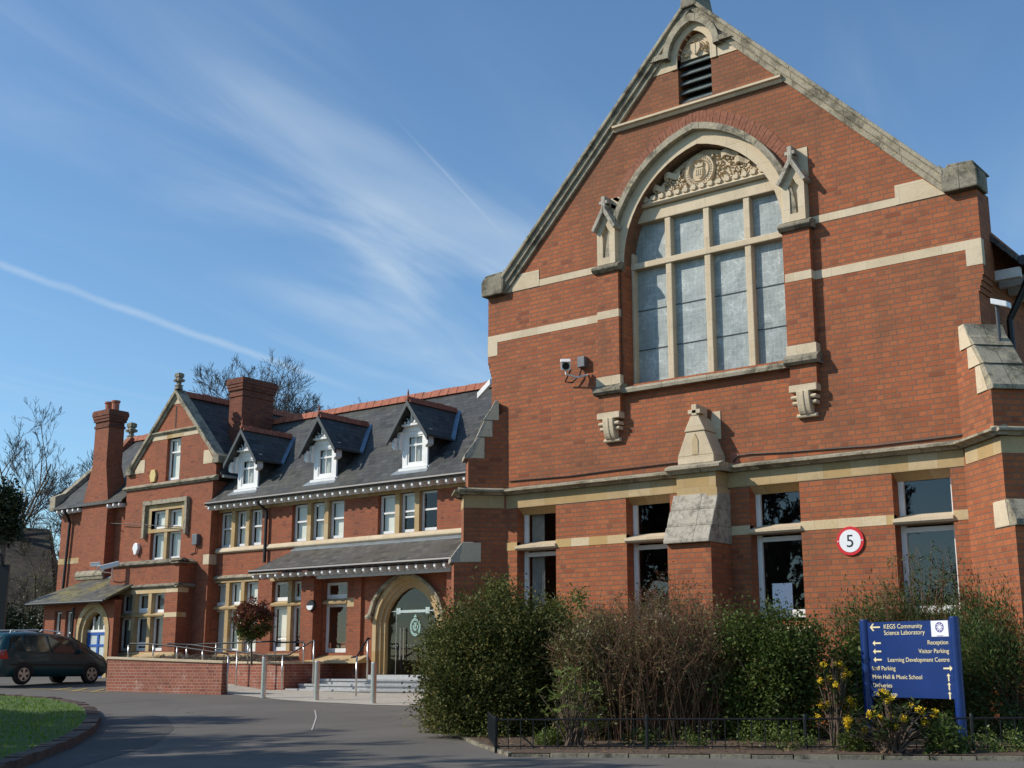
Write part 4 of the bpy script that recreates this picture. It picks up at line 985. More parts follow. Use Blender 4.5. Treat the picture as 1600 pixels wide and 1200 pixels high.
# ---- ground-floor bay with parapet
FY = front(7.6); bx0, bx1 = -22.2, -18.62
bw = (-21.60, -19.26, 1.89, 3.70)
mb = MB(); mb.wall(FY, rect(bx0, bx1, .4, 4.6), [rect(*bw)], 0, .22, .6)
bay = mb.build('bay', BR_W, wing)
MB().box(bx0+.01, bx1-.01, 7.85, 8.19, 4.2, 4.3).build('bay_roof', LEAD, bay)
s_ = MB(); string(s_, FY, bx0-.06, bx1+.08, 3.98, .14, .10); fE = Fr((bx1, 0, 0), (0, 1, 0), (1, 0, 0)); string(s_, fE, 7.5, 8.2, 3.98, .14, .10)
s_.moulding(FY, [(-.3, 4.58), (.05, 4.58), (.10, 4.62), (.10, 4.66), (-.1, 4.76), (-.3, 4.7)], bx0-.06, bx1+.1); s_.moulding(fE, [(-.3, 4.58), (.05, 4.58), (.10, 4.62), (.10, 4.66), (-.1, 4.75), (-.3, 4.7)], 7.5, 8.2)
s_.build('parapet_coping', LI_D, bay)
s_ = MB(); s_.bar(FY, bx0-.005, bx1+.005, 3.69, 3.84, -.4, .008); s_.bar(FY, bx0-.004, bw[0], 2.93, 3.07, -.1, .008); s_.bar(FY, bw[1], bx1+.004, 2.93, 3.07, -.1, .008); s_.box(bx1-.1, bx1+.008, 7.601, 7.95, 2.93, 3.07)
s_.bar(FY, bx0-.01, bx1+.01, 1.74, 1.86, -.3, .01); s_.build('stone_band', ST_B, bay)
m_ = MB(); wd = (bw[1]-bw[0])
for fx in (.32, .68): m_.bar(FY, bw[0]+wd*fx-.08, bw[0]+wd*fx+.08, bw[2], bw[3], -.22, 0)
m_.moulding(FY, [(-.2, 2.96), (.02, 2.96), (.04, 3.0), (.04, 3.02), (-.14, 3.09), (-.2, 3.09)], bw[0], bw[1]); m_.moulding(FY, [(-.2, 1.72), (.16, 1.70), (.16, 1.75), (-.2, 1.90)], bw[0]-.15, bw[1]+.15)
mo = m_.build('stone_mullions', ST_O, bay)
for k, (f0, f1) in enumerate(((0, .32), (.32, .68), (.68, 1))):
    a = bw[0]+wd*f0+(.08 if k else 0); b = bw[0]+wd*f1-(.08 if k < 2 else 0)
    sash(FY, a+.01, b-.01, 1.905, 2.96, -.15, mo, rails=(), fw=.06, blind='curtain', bl=(0, .75 if k != 1 else .45), name='sash_window'); sash(FY, a+.01, b-.01, 3.09, 3.69, -.15, mo, fw=.06, blind='curtain', bl=(0, .8), name='sash_window')
for z0, z1 in ((2.06, 2.18), (3.12, 3.24)): tag(MB().bar(FY, bw[0]+wd*.36, bw[0]+wd*.62, z0, z1, -.172, -.166).build('window_notice', PAPER), 'white paper strip in the %s light of the bay window' % ('lower middle' if z0 < 3 else 'upper middle'), 'notice')
# ---- porch roof (lean-to) over the entrance
FL = front(7.5); lx0 = -14.22
w2_, w3_ = (-14.14, -12.66, 1.86, 3.82), (-11.98, -11.06, 1.80, 3.72)
mb = MB(); mb.wall(FL, rect(lx0, -5.8, .4, 4.05), [rect(*w2_), rect(*w3_), door_arch], 0, .2, .25)
mb.box(-12.55, -12.05, 7.18, 7.501, .8, 3.95); mb.box(-7.12, -6.72, 7.1, 7.501, .8, 3.95); mb.box(-10.72, -10.45, 7.42, 7.501, .8, 3.9)
mb.box(lx0, lx0+.2, 7.75, 8.5, .4, 4.2)
len_ = mb.build('entrance_wall', BR_W, wing)
MB().bar(FL, lx0-.0, -5.8, 3.84, 4.04, -.1, .012).build('eaves_stone', ST_O, len_)
r = MB(); slope_roof(r, -14.22, -5.4, 6.76, 4.03, 8.5, 4.80, .055); r.build('porch_roof', SL_C, wing)
MB().hexa([(-14.3, 8.28, 4.765), (-7.6, 8.28, 4.765), (-7.6, 8.49, 4.87), (-14.3, 8.49, 4.87)], [(-14.3, 8.28, 4.78), (-7.6, 8.28, 4.78), (-7.6, 8.49, 4.885), (-14.3, 8.49, 4.885)]).build('lead_flashing', LEAD, wing)
MB().tube([(-14.22, 6.71, 4.06), (-5.4, 6.71, 4.06)], .058, 8).build('gutter', BLACK, wing)
rafter_row(-14.1, -6.6, 25, 6.74, 7.5, 3.88, 4.06, wing)
MB().box(-11.75, -6.9, 6.98, 7.1, 3.78, 3.91).build('porch_beam', GREYW, wing)
m_ = MB(); xm = (w2_[0]+w2_[1])/2+.02
m_.bar(FL, xm-.075, xm+.075, w2_[2], w2_[3], -.2, .0)
for a, b in ((w2_[0], w2_[1]), (w3_[0], w3_[1])): m_.moulding(FL, [(-.2, 3.12), (.02, 3.12), (.035, 3.16), (.035, 3.19), (-.14, 3.27), (-.2, 3.27)], a, b)
m_.moulding(FL, [(-.2, 1.72), (.10, 1.72), (.10, 1.76), (-.2, 1.87)], w2_[0]-.05, w2_[1]+.05)
m_.moulding(FL, [(-.2, 1.55), (.38, 1.53), (.38, 1.59), (-.2, 1.81)], -12.3, -10.2)
mo = m_.build('stone_mullions', ST_O, len_)
for a, b in ((w2_[0], xm-.075), (xm+.075, w2_[1])):
    sash(FL, a+.01, b-.01, 1.875, 3.12, -.12, mo, fw=.07, blind='roller' if a < xm-.2 else None, bl=(0, 1) if False else (.0, .5), name='sash_window', glassm=GLASSD); sash(FL, a+.01, b-.01, 3.27, w2_[3]-.01, -.12, mo, fw=.07, name='sash_window', glassm=GLASSD)
sash(FL, w3_[0]+.01, w3_[1]-.01, 1.815, 3.12, -.12, mo, fw=.075, name='sash_window', glassm=GLASSD); sash(FL, w3_[0]+.01, w3_[1]-.01, 3.27, w3_[3]-.01, -.12, mo, fw=.075, name='sash_window', glassm=GLASSD)
s_ = MB(); s_.bar(FL, -11.05, -10.73, 3.03, 3.27, -.1, .008); s_.build('stone_block', ST_O, len_)
def dring(d0_, d1_, w0, w1, m, name, par):
    def e(d): return [(-8.82+.90+d, 1.24)]+arch_pts(-8.82, .90+d, 2.62, .86+d*1.05, 10, 1.75)+[(-8.82-.90-d, 1.24)]
    return ring(MB(), FL, e(d1_), e(d0_), w0, w1).build(name, m, par)
ds = dring(.0, .10, -.25, -.12, ST_O, 'door_surround', len_); dring(.10, .20, -.2, -.05, ST_O, 'arch_moulding', ds); dring(.20, .33, -.2, .03, ST_O, 'arch_moulding', ds)
lb = MB(); e0 = arch_pts(-8.82, 1.34, 2.80, 1.05, 10, 1.75); e1 = arch_pts(-8.82, 1.24, 2.80, .98, 10, 1.75); ring(lb, FL, e0, e1, -.05, .12)
for q in (-1, 1): lb.lathe([(.0, 0), (.09, .02), (.11, .08), (.07, .14), (.0, .16)], (-8.82+q*1.30, 7.4, 2.66), 10)
lb.build('label_mould', LI, ds)
dr = MB(); dpts = [(-9.72, 1.24), (-7.92, 1.24)]+arch_pts(-8.82, .90, 2.62, .86, 10, 1.75)
dr.face(*[FL.p(x, z, -.24) for x, z in dpts]); do_ = dr.build('glass_door', GLASSG, ds, recalc=False)
st = MB(); st.bar(FL, -9.7, -7.94, 2.86, 2.885, -.235, -.21); st.bar(FL, -9.30, -8.26, 2.83, 2.90, -.236, -.20)
for x in (-9.34, -8.30): st.bar(FL, x-.06, x+.08, 2.80, 2.96, -.236, -.205)
for x in (-9.42, -8.05): st.bar(FL, x-.006, x+.006, 1.26, 2.85, -.236, -.232)
st.build('door_fittings', STEEL, do_)
for x in (-9.22, -9.10): MB().tube([FL.p(x, 1.62, -.18), FL.p(x, 2.44, -.18)], .017, 8).tube([FL.p(x, 1.68, -.235), FL.p(x, 1.68, -.18)], .012, 6).tube([FL.p(x, 2.38, -.235), FL.p(x, 2.38, -.18)], .012, 6).build('door_handle', STEEL, do_)
ec = MB(); C0 = (-8.74, 2.46)
ov = lambda r_, n=32: [(C0[0]+r_*.78*math.sin(2*math.pi*i/n), C0[1]+r_*math.cos(2*math.pi*i/n)) for i in range(n)]
for r0, r1 in ((.20, .235), (.165, .185)):
    A, B = ov(r1), ov(r0); ec.strip([FL.p(x, z, -.232) for x, z in A], [FL.p(x, z, -.232) for x, z in B], True)
for k in range(26):
    t = 2*math.pi*k/26; x, z = C0[0]+.192*.78*math.sin(t), C0[1]+.192*math.cos(t); ec.bar(FL, x-.006, x+.006, z-.008, z+.008, -.232, -.231)
for x, z, a, b in ((-.07, .0, .02, .05), (.07, 0, .02, .05), (0, .02, .025, .09), (0, -.09, .06, .015), (-.045, -.07, .02, .03), (.045, -.07, .02, .03), (-.03, .09, .015, .03), (.03, .09, .015, .03), (0, .265, .05, .02), (0, .30, .02, .02)):
    ec.bar(FL, C0[0]+x-a, C0[0]+x+a, C0[1]+z-b, C0[1]+z+b, -.232, -.231)
ec.build('etched_crest', CREST, do_)
dm = MB()
for k in range(14): dm.bar(FL, -9.62+.12*k, -9.60+.12*k, 1.98, 2.0, -.233, -.232)
dm.build('safety_dots', CREST, do_)
inn = MB(); inn.box(-9.72, -7.92, 8.6, 8.65, 1.2, 3.5); inn.build('inner_door', WOODIN, do_)
ib = MB(); ib.box(-9.78, -9.72, 7.75, 8.6, 1.2, 3.6); ib.box(-7.92, -7.86, 7.75, 8.6, 1.2, 3.6); ib.build('porch_lining', PLASTER, do_)
MB().box(-9.9, -7.75, 7.2, 8.6, 1.13, 1.235).build('threshold', GRAN, do_)
# ---- chimneys
def stack(name, x0, x1, y0, y1, zc, top, m, capm):
    c = MB(); c.box(x0, x1, y0, y1, zc, top-.62)
    o = c.build(name, m, wing)
    k = MB()
    for i, (d, a, b) in enumerate(((.03, .62, .54), (.0, .54, .40), (.05, .40, .30), (.075, .30, .20), (.10, .20, .06), (.08, .06, .0))):
        k.box(x0-d, x1+d, y0-d, y1+d, top-a, top-b)
    k.build('chimney_cap', capm, o)
    return o
c = MB(); fr = FW
# breast with tapered shoulders
xs0, xs1 = -24.98, -23.48; y0 = 8.15
c.box(xs0, xs1, y0, 8.6, .4, 6.95)
c.hexa([(xs0, y0, 6.95), (xs1, y0, 6.95), (xs1, 9.0, 6.95), (xs0, 9.0, 6.95)], [(-24.55, y0, 8.25), (-23.74, y0, 8.25), (-23.74, 8.78, 8.25), (-24.55, 8.78, 8.25)])
c.build('chimney_breast', BR_W, wing)
o = stack('chimney', -24.55, -23.74, y0, 8.78, 8.25, 10.2, BR_W, BR_D)
MB().lathe([(.13, 0), (.13, .3), (.16, .32), (.16, .38), (.12, .38)], (-24.35, 8.5, 10.2), 12).build('chimney_pot', TERR, o); MB().lathe([(.13, 0), (.13, .3), (.16, .32), (.16, .38), (.12, .38)], (-23.95, 8.5, 10.2), 12).build('chimney_pot', TERR, o)
stack('chimney', -18.95, -18.30, 9.5, 10.85, 8.0, 10.83, BR_D, BR_D)
# left roof with stone verge
r = MB(); slope_roof(r, -26.7, -22.57, 8.06, 6.86, 8.9, 7.635); slope_roof(r, -26.7, -21.4, 8.9, 7.635, 11.2, 9.75); slope_roof(r, -21.4, -26.7, 14.3, 6.86, 11.2, 9.75); r.build('left_roof', SL, wing)
ridge(MB(), (-26.6, 11.2, 9.8), (-22.3, 11.2, 9.8), 12).build('ridge_tiles', CLAY, wing)
v = MB(); v.hexa([(-26.95, 8.2, 6.95), (-26.65, 8.2, 6.95), (-26.65, 11.2, 9.78), (-26.95, 11.2, 9.78)], [(-26.95, 8.2, 7.22), (-26.65, 8.2, 7.22), (-26.65, 11.2, 10.05), (-26.95, 11.2, 10.05)])
v.hexa([(-26.97, 8.1, 6.85), (-26.62, 8.1, 6.85), (-26.62, 8.5, 6.85), (-26.97, 8.5, 6.85)], [(-26.97, 8.1, 7.35), (-26.62, 8.1, 7.35), (-26.62, 8.45, 7.5), (-26.97, 8.45, 7.5)])
v.build('gable_coping', LI, wing); finial(-26.8, 11.2, 9.85, .8, wing)
MB().bar(FW, -26.76, -25.0, 4.95, 5.15, -.1, .01).build('stone_band', ST_O, wing)
s_ = MB(); string(s_, front(8.15), xs0-.05, xs1+.05, 4.62, .3, .08); s_.build('string_course', LI, wing)
rafter_row(-26.4, -25.1, 5, 8.05, 8.5, 6.72, 6.84, wing); rafter_row(-23.35, -22.7, 3, 8.05, 8.5, 6.72, 6.84, wing)
# ---- side porch with the blue door
FP = front(7.0); mb = MB(); px0, px1 = -25.0, -21.0
bd = [(-22.87, .8), (-21.35, .8)]+arch_pts(-22.11, .76, 2.45, .86, 8)
mb.wall(FP, rect(px0, px1, .4, 3.5), [rect(-24.32, -23.93, 1.75, 3.2), rect(-23.68, -23.22, 1.75, 3.2), bd], 0, .2, .25)
mb.box(px0, px0+.25, 7.25, 8.5, .4, 3.5)
pch = mb.build('side_porch', BR_W, wing)
r = MB(); r.hexa([(px0-.45, 6.6, 3.45), (px1+.05, 6.6, 3.45), (px1+.05, 8.3, 4.30), (px0+.6, 8.3, 4.30)], [(px0-.45, 6.6, 3.52), (px1+.05, 6.6, 3.52), (px1+.05, 8.3, 4.37), (px0+.6, 8.3, 4.37)])
r.face((px0-.45, 6.6, 3.5), (px0-.45, 8.5, 3.5), (px0+.6, 8.3, 4.35)); r.build('side_porch_roof', SL_M, pch)
MB().tube([(px0-.45, 6.56, 3.44), (px1+.05, 6.56, 3.44)], .05, 8).build('gutter', BLACK, pch)
MB().hexa([(-24.4, 8.12, 4.2), (-23.0, 8.12, 4.2), (-23.0, 8.3, 4.36), (-24.4, 8.3, 4.36)], [(-24.4, 8.12, 4.24), (-23.0, 8.12, 4.24), (-23.0, 8.3, 4.4), (-24.4, 8.3, 4.4)]).build('lead_flashing', LEAD, pch)
for a, b in ((-24.32, -23.93), (-23.68, -23.22)): sash(FP, a+.01, b-.01, 1.77, 3.18, -.1, pch, rails=(2.5,), fw=.05, blind='roller', bl=(0, .5), name='sash_window')
def bring(d0_, d1_, w0, w1, name):
    e = lambda d: [(-22.11+.61+d, .8)]+arch_pts(-22.11, .61+d, 2.45, .70+d*1.05, 8)+[(-22.11-.61-d, .8)]
    return ring(MB(), FP, e(d1_), e(d0_), w0, w1).build(name, ST_O, pch)
bs = bring(0, .14, -.3, -.05, 'door_surround'); bring(.14, .32, -.2, .03, 'arch_moulding')
bdr = MB(); xa, xb = -22.69, -21.53
bdr.bar(FP, xa, xa+.12, .85, 2.5, -.28, -.22); bdr.bar(FP, xb-.12, xb, .85, 2.5, -.28, -.22); bdr.bar(FP, -22.16, -22.06, .85, 2.5, -.28, -.22)
for z in (.85, 1.15, 1.62, 2.05, 2.42): bdr.bar(FP, xa+.121, xb-.121, z, z+(.28 if z < .9 else .07), -.279, -.221)
bo2 = bdr.build('blue_door', BLUED, bs); MB().face(FP.p(xa, .9, -.25), FP.p(xb, .9, -.25), FP.p(xb, 2.46, -.25), FP.p(xa, 2.46, -.25)).build('frosted_pane', flat('frosted_pane', (.50, .56, .56), .3, var=.05), bo2)
fl_ = MB(); fl_.bar(FP, xa, xb, 2.5, 2.58, -.28, -.21)
for x in (-22.4, -22.11, -21.82): fl_.bar(FP, x-.03, x+.03, 2.58, 3.0, -.27, -.22)
fl_.build('fanlight', WHITE, bs); MB().face(*[FP.p(x, z, -.25) for x, z in [(-22.7, 2.55), (-21.52, 2.55)]+arch_pts(-22.11, .6, 2.5, .66, 8)[1:-1]]).build('pane', GLASSD, bs, recalc=False)
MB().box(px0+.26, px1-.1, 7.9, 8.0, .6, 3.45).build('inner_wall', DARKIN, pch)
# rainwater pipes
MB().tube([(-15.62, 8.12, 6.33), (-15.62, 8.16, 6.24), (-15.58, 8.41, 6.08), (-15.58, 8.41, 4.5)], .05, 8).build('downpipe', BLACK, wing)
MB().tube([(-26.05, 8.12, 6.8), (-26.05, 8.3, 6.6), (-26.08, 8.41, 6.4), (-26.2, 8.41, 4.0)], .05, 8).build('downpipe', BLACK, wing)
MB().tube([(-23.1, 6.9, 3.3), (-23.1, 6.9, 1.0)], .045, 8).build('downpipe', BLACK, pch)
va, vb = atY(749, 619, 9.5), atY(769, 597, 9.5)
MB().hexa([(va[0], 9.4, va[2]-.08), (va[0], 9.5, va[2]-.08), (vb[0], 9.5, vb[2]-.08), (vb[0], 9.4, vb[2]-.08)], [(va[0], 9.4, va[2]+.08), (va[0], 9.5, va[2]+.08), (vb[0], 9.5, vb[2]+.08), (vb[0], 9.4, vb[2]+.08)]).build('verge_board', WHITE, wing)
# ================================================================== forecourt: paving, steps, ramp walls, rails, bollards
gsheet('pavement', [G2(355, 1085), G2(440, 1094), G2(580, 1102), G2(655, 1104), (-4.0, 6.0), (-6.0, 7.5), (-11.3, 7.5), (-11.6, 5.4), (-14.6, 5.4)], .012, CONC, 2)
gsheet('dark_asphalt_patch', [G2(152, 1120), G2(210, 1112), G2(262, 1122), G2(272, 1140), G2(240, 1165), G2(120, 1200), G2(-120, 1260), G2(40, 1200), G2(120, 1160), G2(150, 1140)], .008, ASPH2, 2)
def gline(name, pts, wd, m, dz=.010):
    mb_ = MB(); P = [np.array(p) for p in pts]; L, R_ = [], []
    for i, p in enumerate(P):
        d = P[min(i+1, len(P)-1)]-P[max(i-1, 0)]; d = d/np.hypot(*d); n = np.array([-d[1], d[0]])
        for s_, lst in ((1, L), (-1, R_)):
            q = p+n*s_*wd/2; lst.append((q[0], q[1], ground(*q)+dz))
    mb_.strip(L, R_); return structure(mb_.build(name, m))
gline('yellow_marking', [G2(48, 1076), G2(170, 1082)], .09, YELL)
for a, b in (((85, 1079), (112, 1075)), ((112, 1081), (136, 1076)), ((141, 1082), (164, 1077))): gline('yellow_marking', [G2(*a), G2(*b)], .09, YELL, .012)
gline('seam_in_asphalt', [G2(492, 1110), G2(494, 1122), G2(490, 1134), G2(487, 1142)], .022, GREYW, .010)
# steps
st_ = MB(); zb = .76; zt = 1.13
lay = [[(-11.47, 5.75), (-9.0, 5.98), (-7.0, 6.72), (-5.6, 7.3), (-5.6, 7.49), (-11.47, 7.49)],
       [(-11.32, 6.07), (-9.06, 6.27), (-7.0, 7.02), (-5.6, 7.48), (-5.6, 7.49), (-11.32, 7.49)],
       [(-11.17, 6.38), (-9.12, 6.56), (-7.0, 7.32), (-6.5, 7.488), (-11.17, 7.49)]]
FZ = Fr((0, 0, 0), (1, 0, 0), (0, 0, 1))
def slab(mb_, poly, z0, z1):
    n = len(poly); mb_.add([(x, y, z1) for x, y in poly]+[(x, y, z0) for x, y in poly], [tuple(range(n)), tuple(range(2*n-1, n-1, -1))]+[(i, n+i, n+(i+1) % n, (i+1) % n) for i in range(n)])
steps = thing('stone_steps', 'three grey granite steps rising to the glass entrance door', 'steps', (-9, 6.2, .76))
for k, p in enumerate(lay):
    z1 = zb+(k+1)*(zt-zb)/3; m_ = MB(); slab(m_, [(x*1.0, y+.03 if y < 7.4 else y) for x, y in p], .5, z1-.05); slab(m_, p, z1-.05, z1)
    m_.build('step', GRAN, steps, bevel=.006)
# ramp walls
def brick_wall(name, a, b, th, z0, za, zb_, label, capo=.03):
    a, b = np.array(a), np.array(b); L = np.hypot(*(b-a)); u = (b-a)/L; n = np.array([u[1], -u[0]])
    fr = Fr((a[0], a[1], 0), (u[0], u[1], 0), (n[0], n[1], 0)); t = thing(name, label, 'wall', (a[0], a[1], z0))
    MB().prism(fr, [(0, z0), (L, z0), (L, zb_-.06), (0, za-.06)], -th, 0).build('brickwork', BR_S, t)
    MB().prism(fr, [(-capo, za-.06), (L+capo, zb_-.06), (L+capo, zb_), (-capo, za)], -th-capo, capo).build('coping', ST, t, bevel=.008)
    return t
qa, qb = atG(165, 1080), atG(345, 1086); za = zat(165, 1026, math.hypot(*(qa-POS)[:2])); zb2 = zat(345, 1032.5, math.hypot(*(qb-POS)[:2]))
brick_wall('ramp_wall', qa[:2], qb[:2], .24, .4, za, zb2, 'low brick wall with white salt stains in front of the bay window')
rz = zat(430, 1033.5, 34.5)
brick_wall('planter_wall', (-14.4, 5.55), (-11.5, 5.72), .24, .4, rz, rz, 'low brick planter wall behind the ramp, left of the steps')
pb = thing('planter_return', 'short brick end wall of the planter beside the entrance steps', 'wall', (-11.5, 5.75, .7))
MB().box(-11.74, -11.5, 5.965, 7.49, .4, rz-.06).build('brickwork', BR_S, pb); MB().box(-11.77, -11.47, 5.968, 7.49, rz-.06, rz).build('coping', ST, pb)
# ramp surface and planter soil
rm = MB(); rm.hexa([(-14.6, 3.25, .5), (-11.5, 3.75, .5), (-11.5, 5.54, .5), (-14.6, 5.54, .5)], [(-14.6, 3.25, 1.1), (-11.5, 3.75, .80), (-11.5, 5.54, .80), (-14.6, 5.54, 1.1)]); structure(rm.build('ramp', CONC))
so_ = MB(); so_.box(-18.0, -11.75, 5.80, 7.49, .4, rz-.05); so_.box(-18.0, -14.25, 7.49, 8.48, .4, rz-.05); structure(so_.build('planter_soil', SOIL))
# handrails
def rail_thing(label, pts, posts, r=.022, railm=BLACK):
    t = thing('handrail', label, 'handrail', pts[0], 'steel handrails of the ramp and steps')
    MB().tube(pts, r, 8).build('rail', railm, t, smooth=True)
    for a, b in posts: MB().tube([a, b], .021, 8).build('post', STEEL, t, smooth=True)
    return t
def onwall(px, py, a, b):        # point above the line a-b at this pixel
    f = ray(px, py); a, b = np.array(a[:2]), np.array(b[:2]); d = b-a
    M_ = np.array([[f[0], -d[0]], [f[1], -d[1]]]); s_, t_ = np.linalg.solve(M_, a-POS[:2]); q = POS+f*s_; return tuple(q)
wa, wb = qa[:2]+np.array([0, .13]), qb[:2]+np.array([0, .13])
P1 = [onwall(px, py, wa, wb) for px, py in ((201, 1008), (204, 1005.5), (240, 1006.5), (277, 1010.5), (317, 1016), (355, 1021.5), (357, 1024))]
ps = []
for px, py in ((201, 1008), (240, 1007), (277, 1011), (317, 1016.5)):
    q = onwall(px, py, wa, wb); ps.append((q, (q[0], q[1], zb2-.03)))
q = onwall(357, 1023, wa, wb); ps.append((q, (q[0], q[1], .75)))
rail_thing('dark topped handrail standing on the salt stained brick wall', P1, ps)
wa, wb = np.array([-14.4, 5.35]), np.array([-11.3, 5.5])
P2 = [onwall(px, py, wa, wb) for px, py in ((262, 1006), (300, 1007.5), (371, 1018), (412, 1024), (451, 1023.5), (489, 1001), (492, 1000))]
ps = []
for px, py, b_ in ((371, 1018, 0), (412, 1024, 0), (442, 1024, 0), (491, 1000, 1)):
    q = onwall(px, py, wa, wb); ps.append((q, (q[0], q[1], .85 if not b_ else 1.0)))
rail_thing('handrail sloping down the ramp in front of the planter wall', P2, ps)
wa, wb = np.array([-18, 5.9]), np.array([-11.0, 5.95])
P3 = [onwall(px, py, wa, wb) for px, py in ((290, 1012), (296, 1008), (320, 1006), (380, 1004), (428, 1002), (432, 1004), (474, 1003), (476, 1008))]
ps = []
for px, py in ((292, 1010), (338, 1005), (388, 1004), (431, 1003), (475, 1004)):
    q = onwall(px, py, wa, wb); ps.append((q, (q[0], q[1], rz-.05)))
rail_thing('level handrail along the top of the lavender planter', P3, ps)
a_ = atZ(556, 1087, .79); h_ = math.hypot(*(a_-POS)[:2]); t_ = (a_[0], a_[1], zat(556, 1026, h_)); c_ = atZ(575, 1058, 1.13)
c_ = np.array([-9.3, 7.1, 1.13]); 
for _ in range(20):
    pass
def onX(px, py, d): f = ray(px, py); k = d/math.hypot(f[0], f[1]); return tuple(POS+f*k)
u1 = onX(575, 997, h_+.9)
rail_thing('short sloping handrail in the middle of the granite steps', [(t_[0]-.1, t_[1]-.1, t_[2]-.02), t_, u1, (u1[0]+.03, u1[1]+.05, u1[2]-.02)], [(t_, (t_[0], t_[1], .78)), (u1, (u1[0], u1[1], 1.13))])
# bollards
bl0 = None
for (px, py, tp), lab in zip(((411, 1091, 1027), (494, 1095, 1033), (583, 1100, 1035)), ('steel bollard nearest the end of the salt stained wall', 'middle steel bollard of three in front of the steps', 'steel bollard nearest the dark evergreen bush')):
    q = atG(px, py); d = math.hypot(*(q-POS)[:2]); h = zat(px, tp, d)-q[2]
    t = thing('bollard', lab, 'bollard', q, 'three steel bollards by the entrance')
    MB().lathe([(.0, -.05), (.062, -.05), (.062, h-.03), (.060, h-.012), (.052, h), (.0, h)], q, 20).build('post', STEEL, t, smooth=False)
    MB().lathe([(.0, 0), (.085, 0), (.085, .014), (.0, .014)], (q[0], q[1], q[2]+.01), 20).build('base_ring', STEEL, t)
# ================================================================== small things fixed to the walls
def roundel(cx, cz, R, y, label):
    t = thing('speed_limit_sign', label, 'road sign', (cx, y, cz)); ax = (0, -1, 0)
    MB().lathe([(.0, 0), (R, 0), (R, .012), (R*.985, .016), (.0, .016)], (cx, y, cz), 40, ax).build('red_disc', RED, t)
    MB().lathe([(.0, 0), (R*.78, 0), (R*.78, .004), (.0, .004)], (cx, y-.0155, cz), 40, ax).build('white_disc', SIGNW, t)
    m4 = Matrix.Translation((cx, y-.0215, cz-.085)) @ Matrix.Rotation(math.radians(90), 4, 'X')
    o = text_mesh('numeral', '5', .25, SIGNK, m4, t, 'CENTER', .001)
    for q in (-1, 1): MB().lathe([(.0, 0), (.012, 0), (.008, .006), (.0, .006)], (cx+q*R*.88, y-.016, cz), 8, ax).build('bolt', SIGNW, t)
roundel(6.66, 3.215, .205, -.012, 'round white speed sign with red rim reading 5 on the hall wall')
def frame_to(d):        # local +X axis towards d
    return Vector(d).to_track_quat('X', 'Z').to_matrix().to_4x4()
def camera_unit(name, pos, d, wallp, label, m=WPLAST, L=.34, s=.11):
    t = thing(name, label, 'security camera', wallp); M_ = Matrix.Translation(pos) @ frame_to(d)
    def xf(mb_, nm, mat_):
        mb_.v = [tuple(M_ @ Vector(v)) for v in mb_.v]; return mb_.build(nm, mat_, t, bevel=.006)
    b_ = MB(); b_.box(-L*.5, L*.5, -s*.5, s*.5, -s*.45, s*.42); b_.hexa([(-L*.52, -s*.58, s*.40), (L*.62, -s*.58, s*.40), (L*.62, s*.58, s*.40), (-L*.52, s*.58, s*.40)], [(-L*.5, -s*.5, s*.52), (L*.62, -s*.5, s*.52), (L*.62, s*.5, s*.52), (-L*.5, s*.5, s*.52)])
    xf(b_, 'housing', m); xf(MB().lathe([(.0, 0), (s*.38, 0), (s*.38, .012), (.0, .012)], (L*.5, 0, 0), 14, (1, 0, 0)), 'lens', BLACK)
    p0 = M_ @ Vector((-L*.1, 0, -s*.5)); p1 = Vector((p0.x, p0.y, p0.z-.08)); pw_ = Vector(wallp)
    MB().tube([p0, p1, (p1+pw_)/2+Vector((0, 0, -.05)), pw_], .018, 8).build('bracket', m if name != 'x' else DGREY, t)
    return t
p_ = atY(884, 570, -.42)
camera_unit('security_camera', tuple(p_), (.55, -.75, -.33), (p_[0]+.16, -.01, p_[2]-.12), 'white box camera on a bracket beside the great window', L=.36, s=.16)
jb = atY(913, 567, 0); t = thing('junction_box', 'dark grey junction box beside the white camera on the hall wall', 'box', (jb[0], 0, jb[2]))
MB().bar(FH, jb[0]-.075, jb[0]+.075, jb[2]-.09, jb[2]+.09, 0, .11).build('casing', GREY, t, bevel=.01)
cb = MB().tube([(jb[0]-.02, -.05, jb[2]-.09), (jb[0]-.06, -.06, jb[2]-.22), (jb[0]-.2, -.08, jb[2]-.33), (jb[0]-.33, -.1, jb[2]-.3), (p_[0]+.02, -.3, p_[2]-.06)], .014, 8); cb.build('cable', CABLE, t)
ve = atY(1148, 716, 0); tag(MB().bar(FH, ve[0]-.07, ve[0]+.07, ve[2]-.09, ve[2]+.09, -.01, .008).build('air_brick', TERR), 'small terracotta air brick above the string course beside the pinnacle', 'air brick')
cpts = [atY(px, py, -.02) for px, py in ((1146, 722), (1153, 712), (1170, 709.5), (1230, 706.5), (1300, 701), (1360, 697), (1420, 690), (1490, 681.5), (1505, 679))]
tag(MB().tube([tuple(p) for p in cpts], .011, 6).build('wall_cable', CABLE), 'thin black cable sagging along the hall wall right of the pinnacle', 'cable')
cpts = [atY(px, py, -.02) for px, py in ((796, 752), (830, 749), (890, 744), (950, 736), (1000, 730), (1050, 724), (1072, 722))]
tag(MB().tube([tuple(p) for p in cpts], .010, 6).build('wall_cable', CABLE), 'thin black cable along the hall wall left of the pinnacle', 'cable')
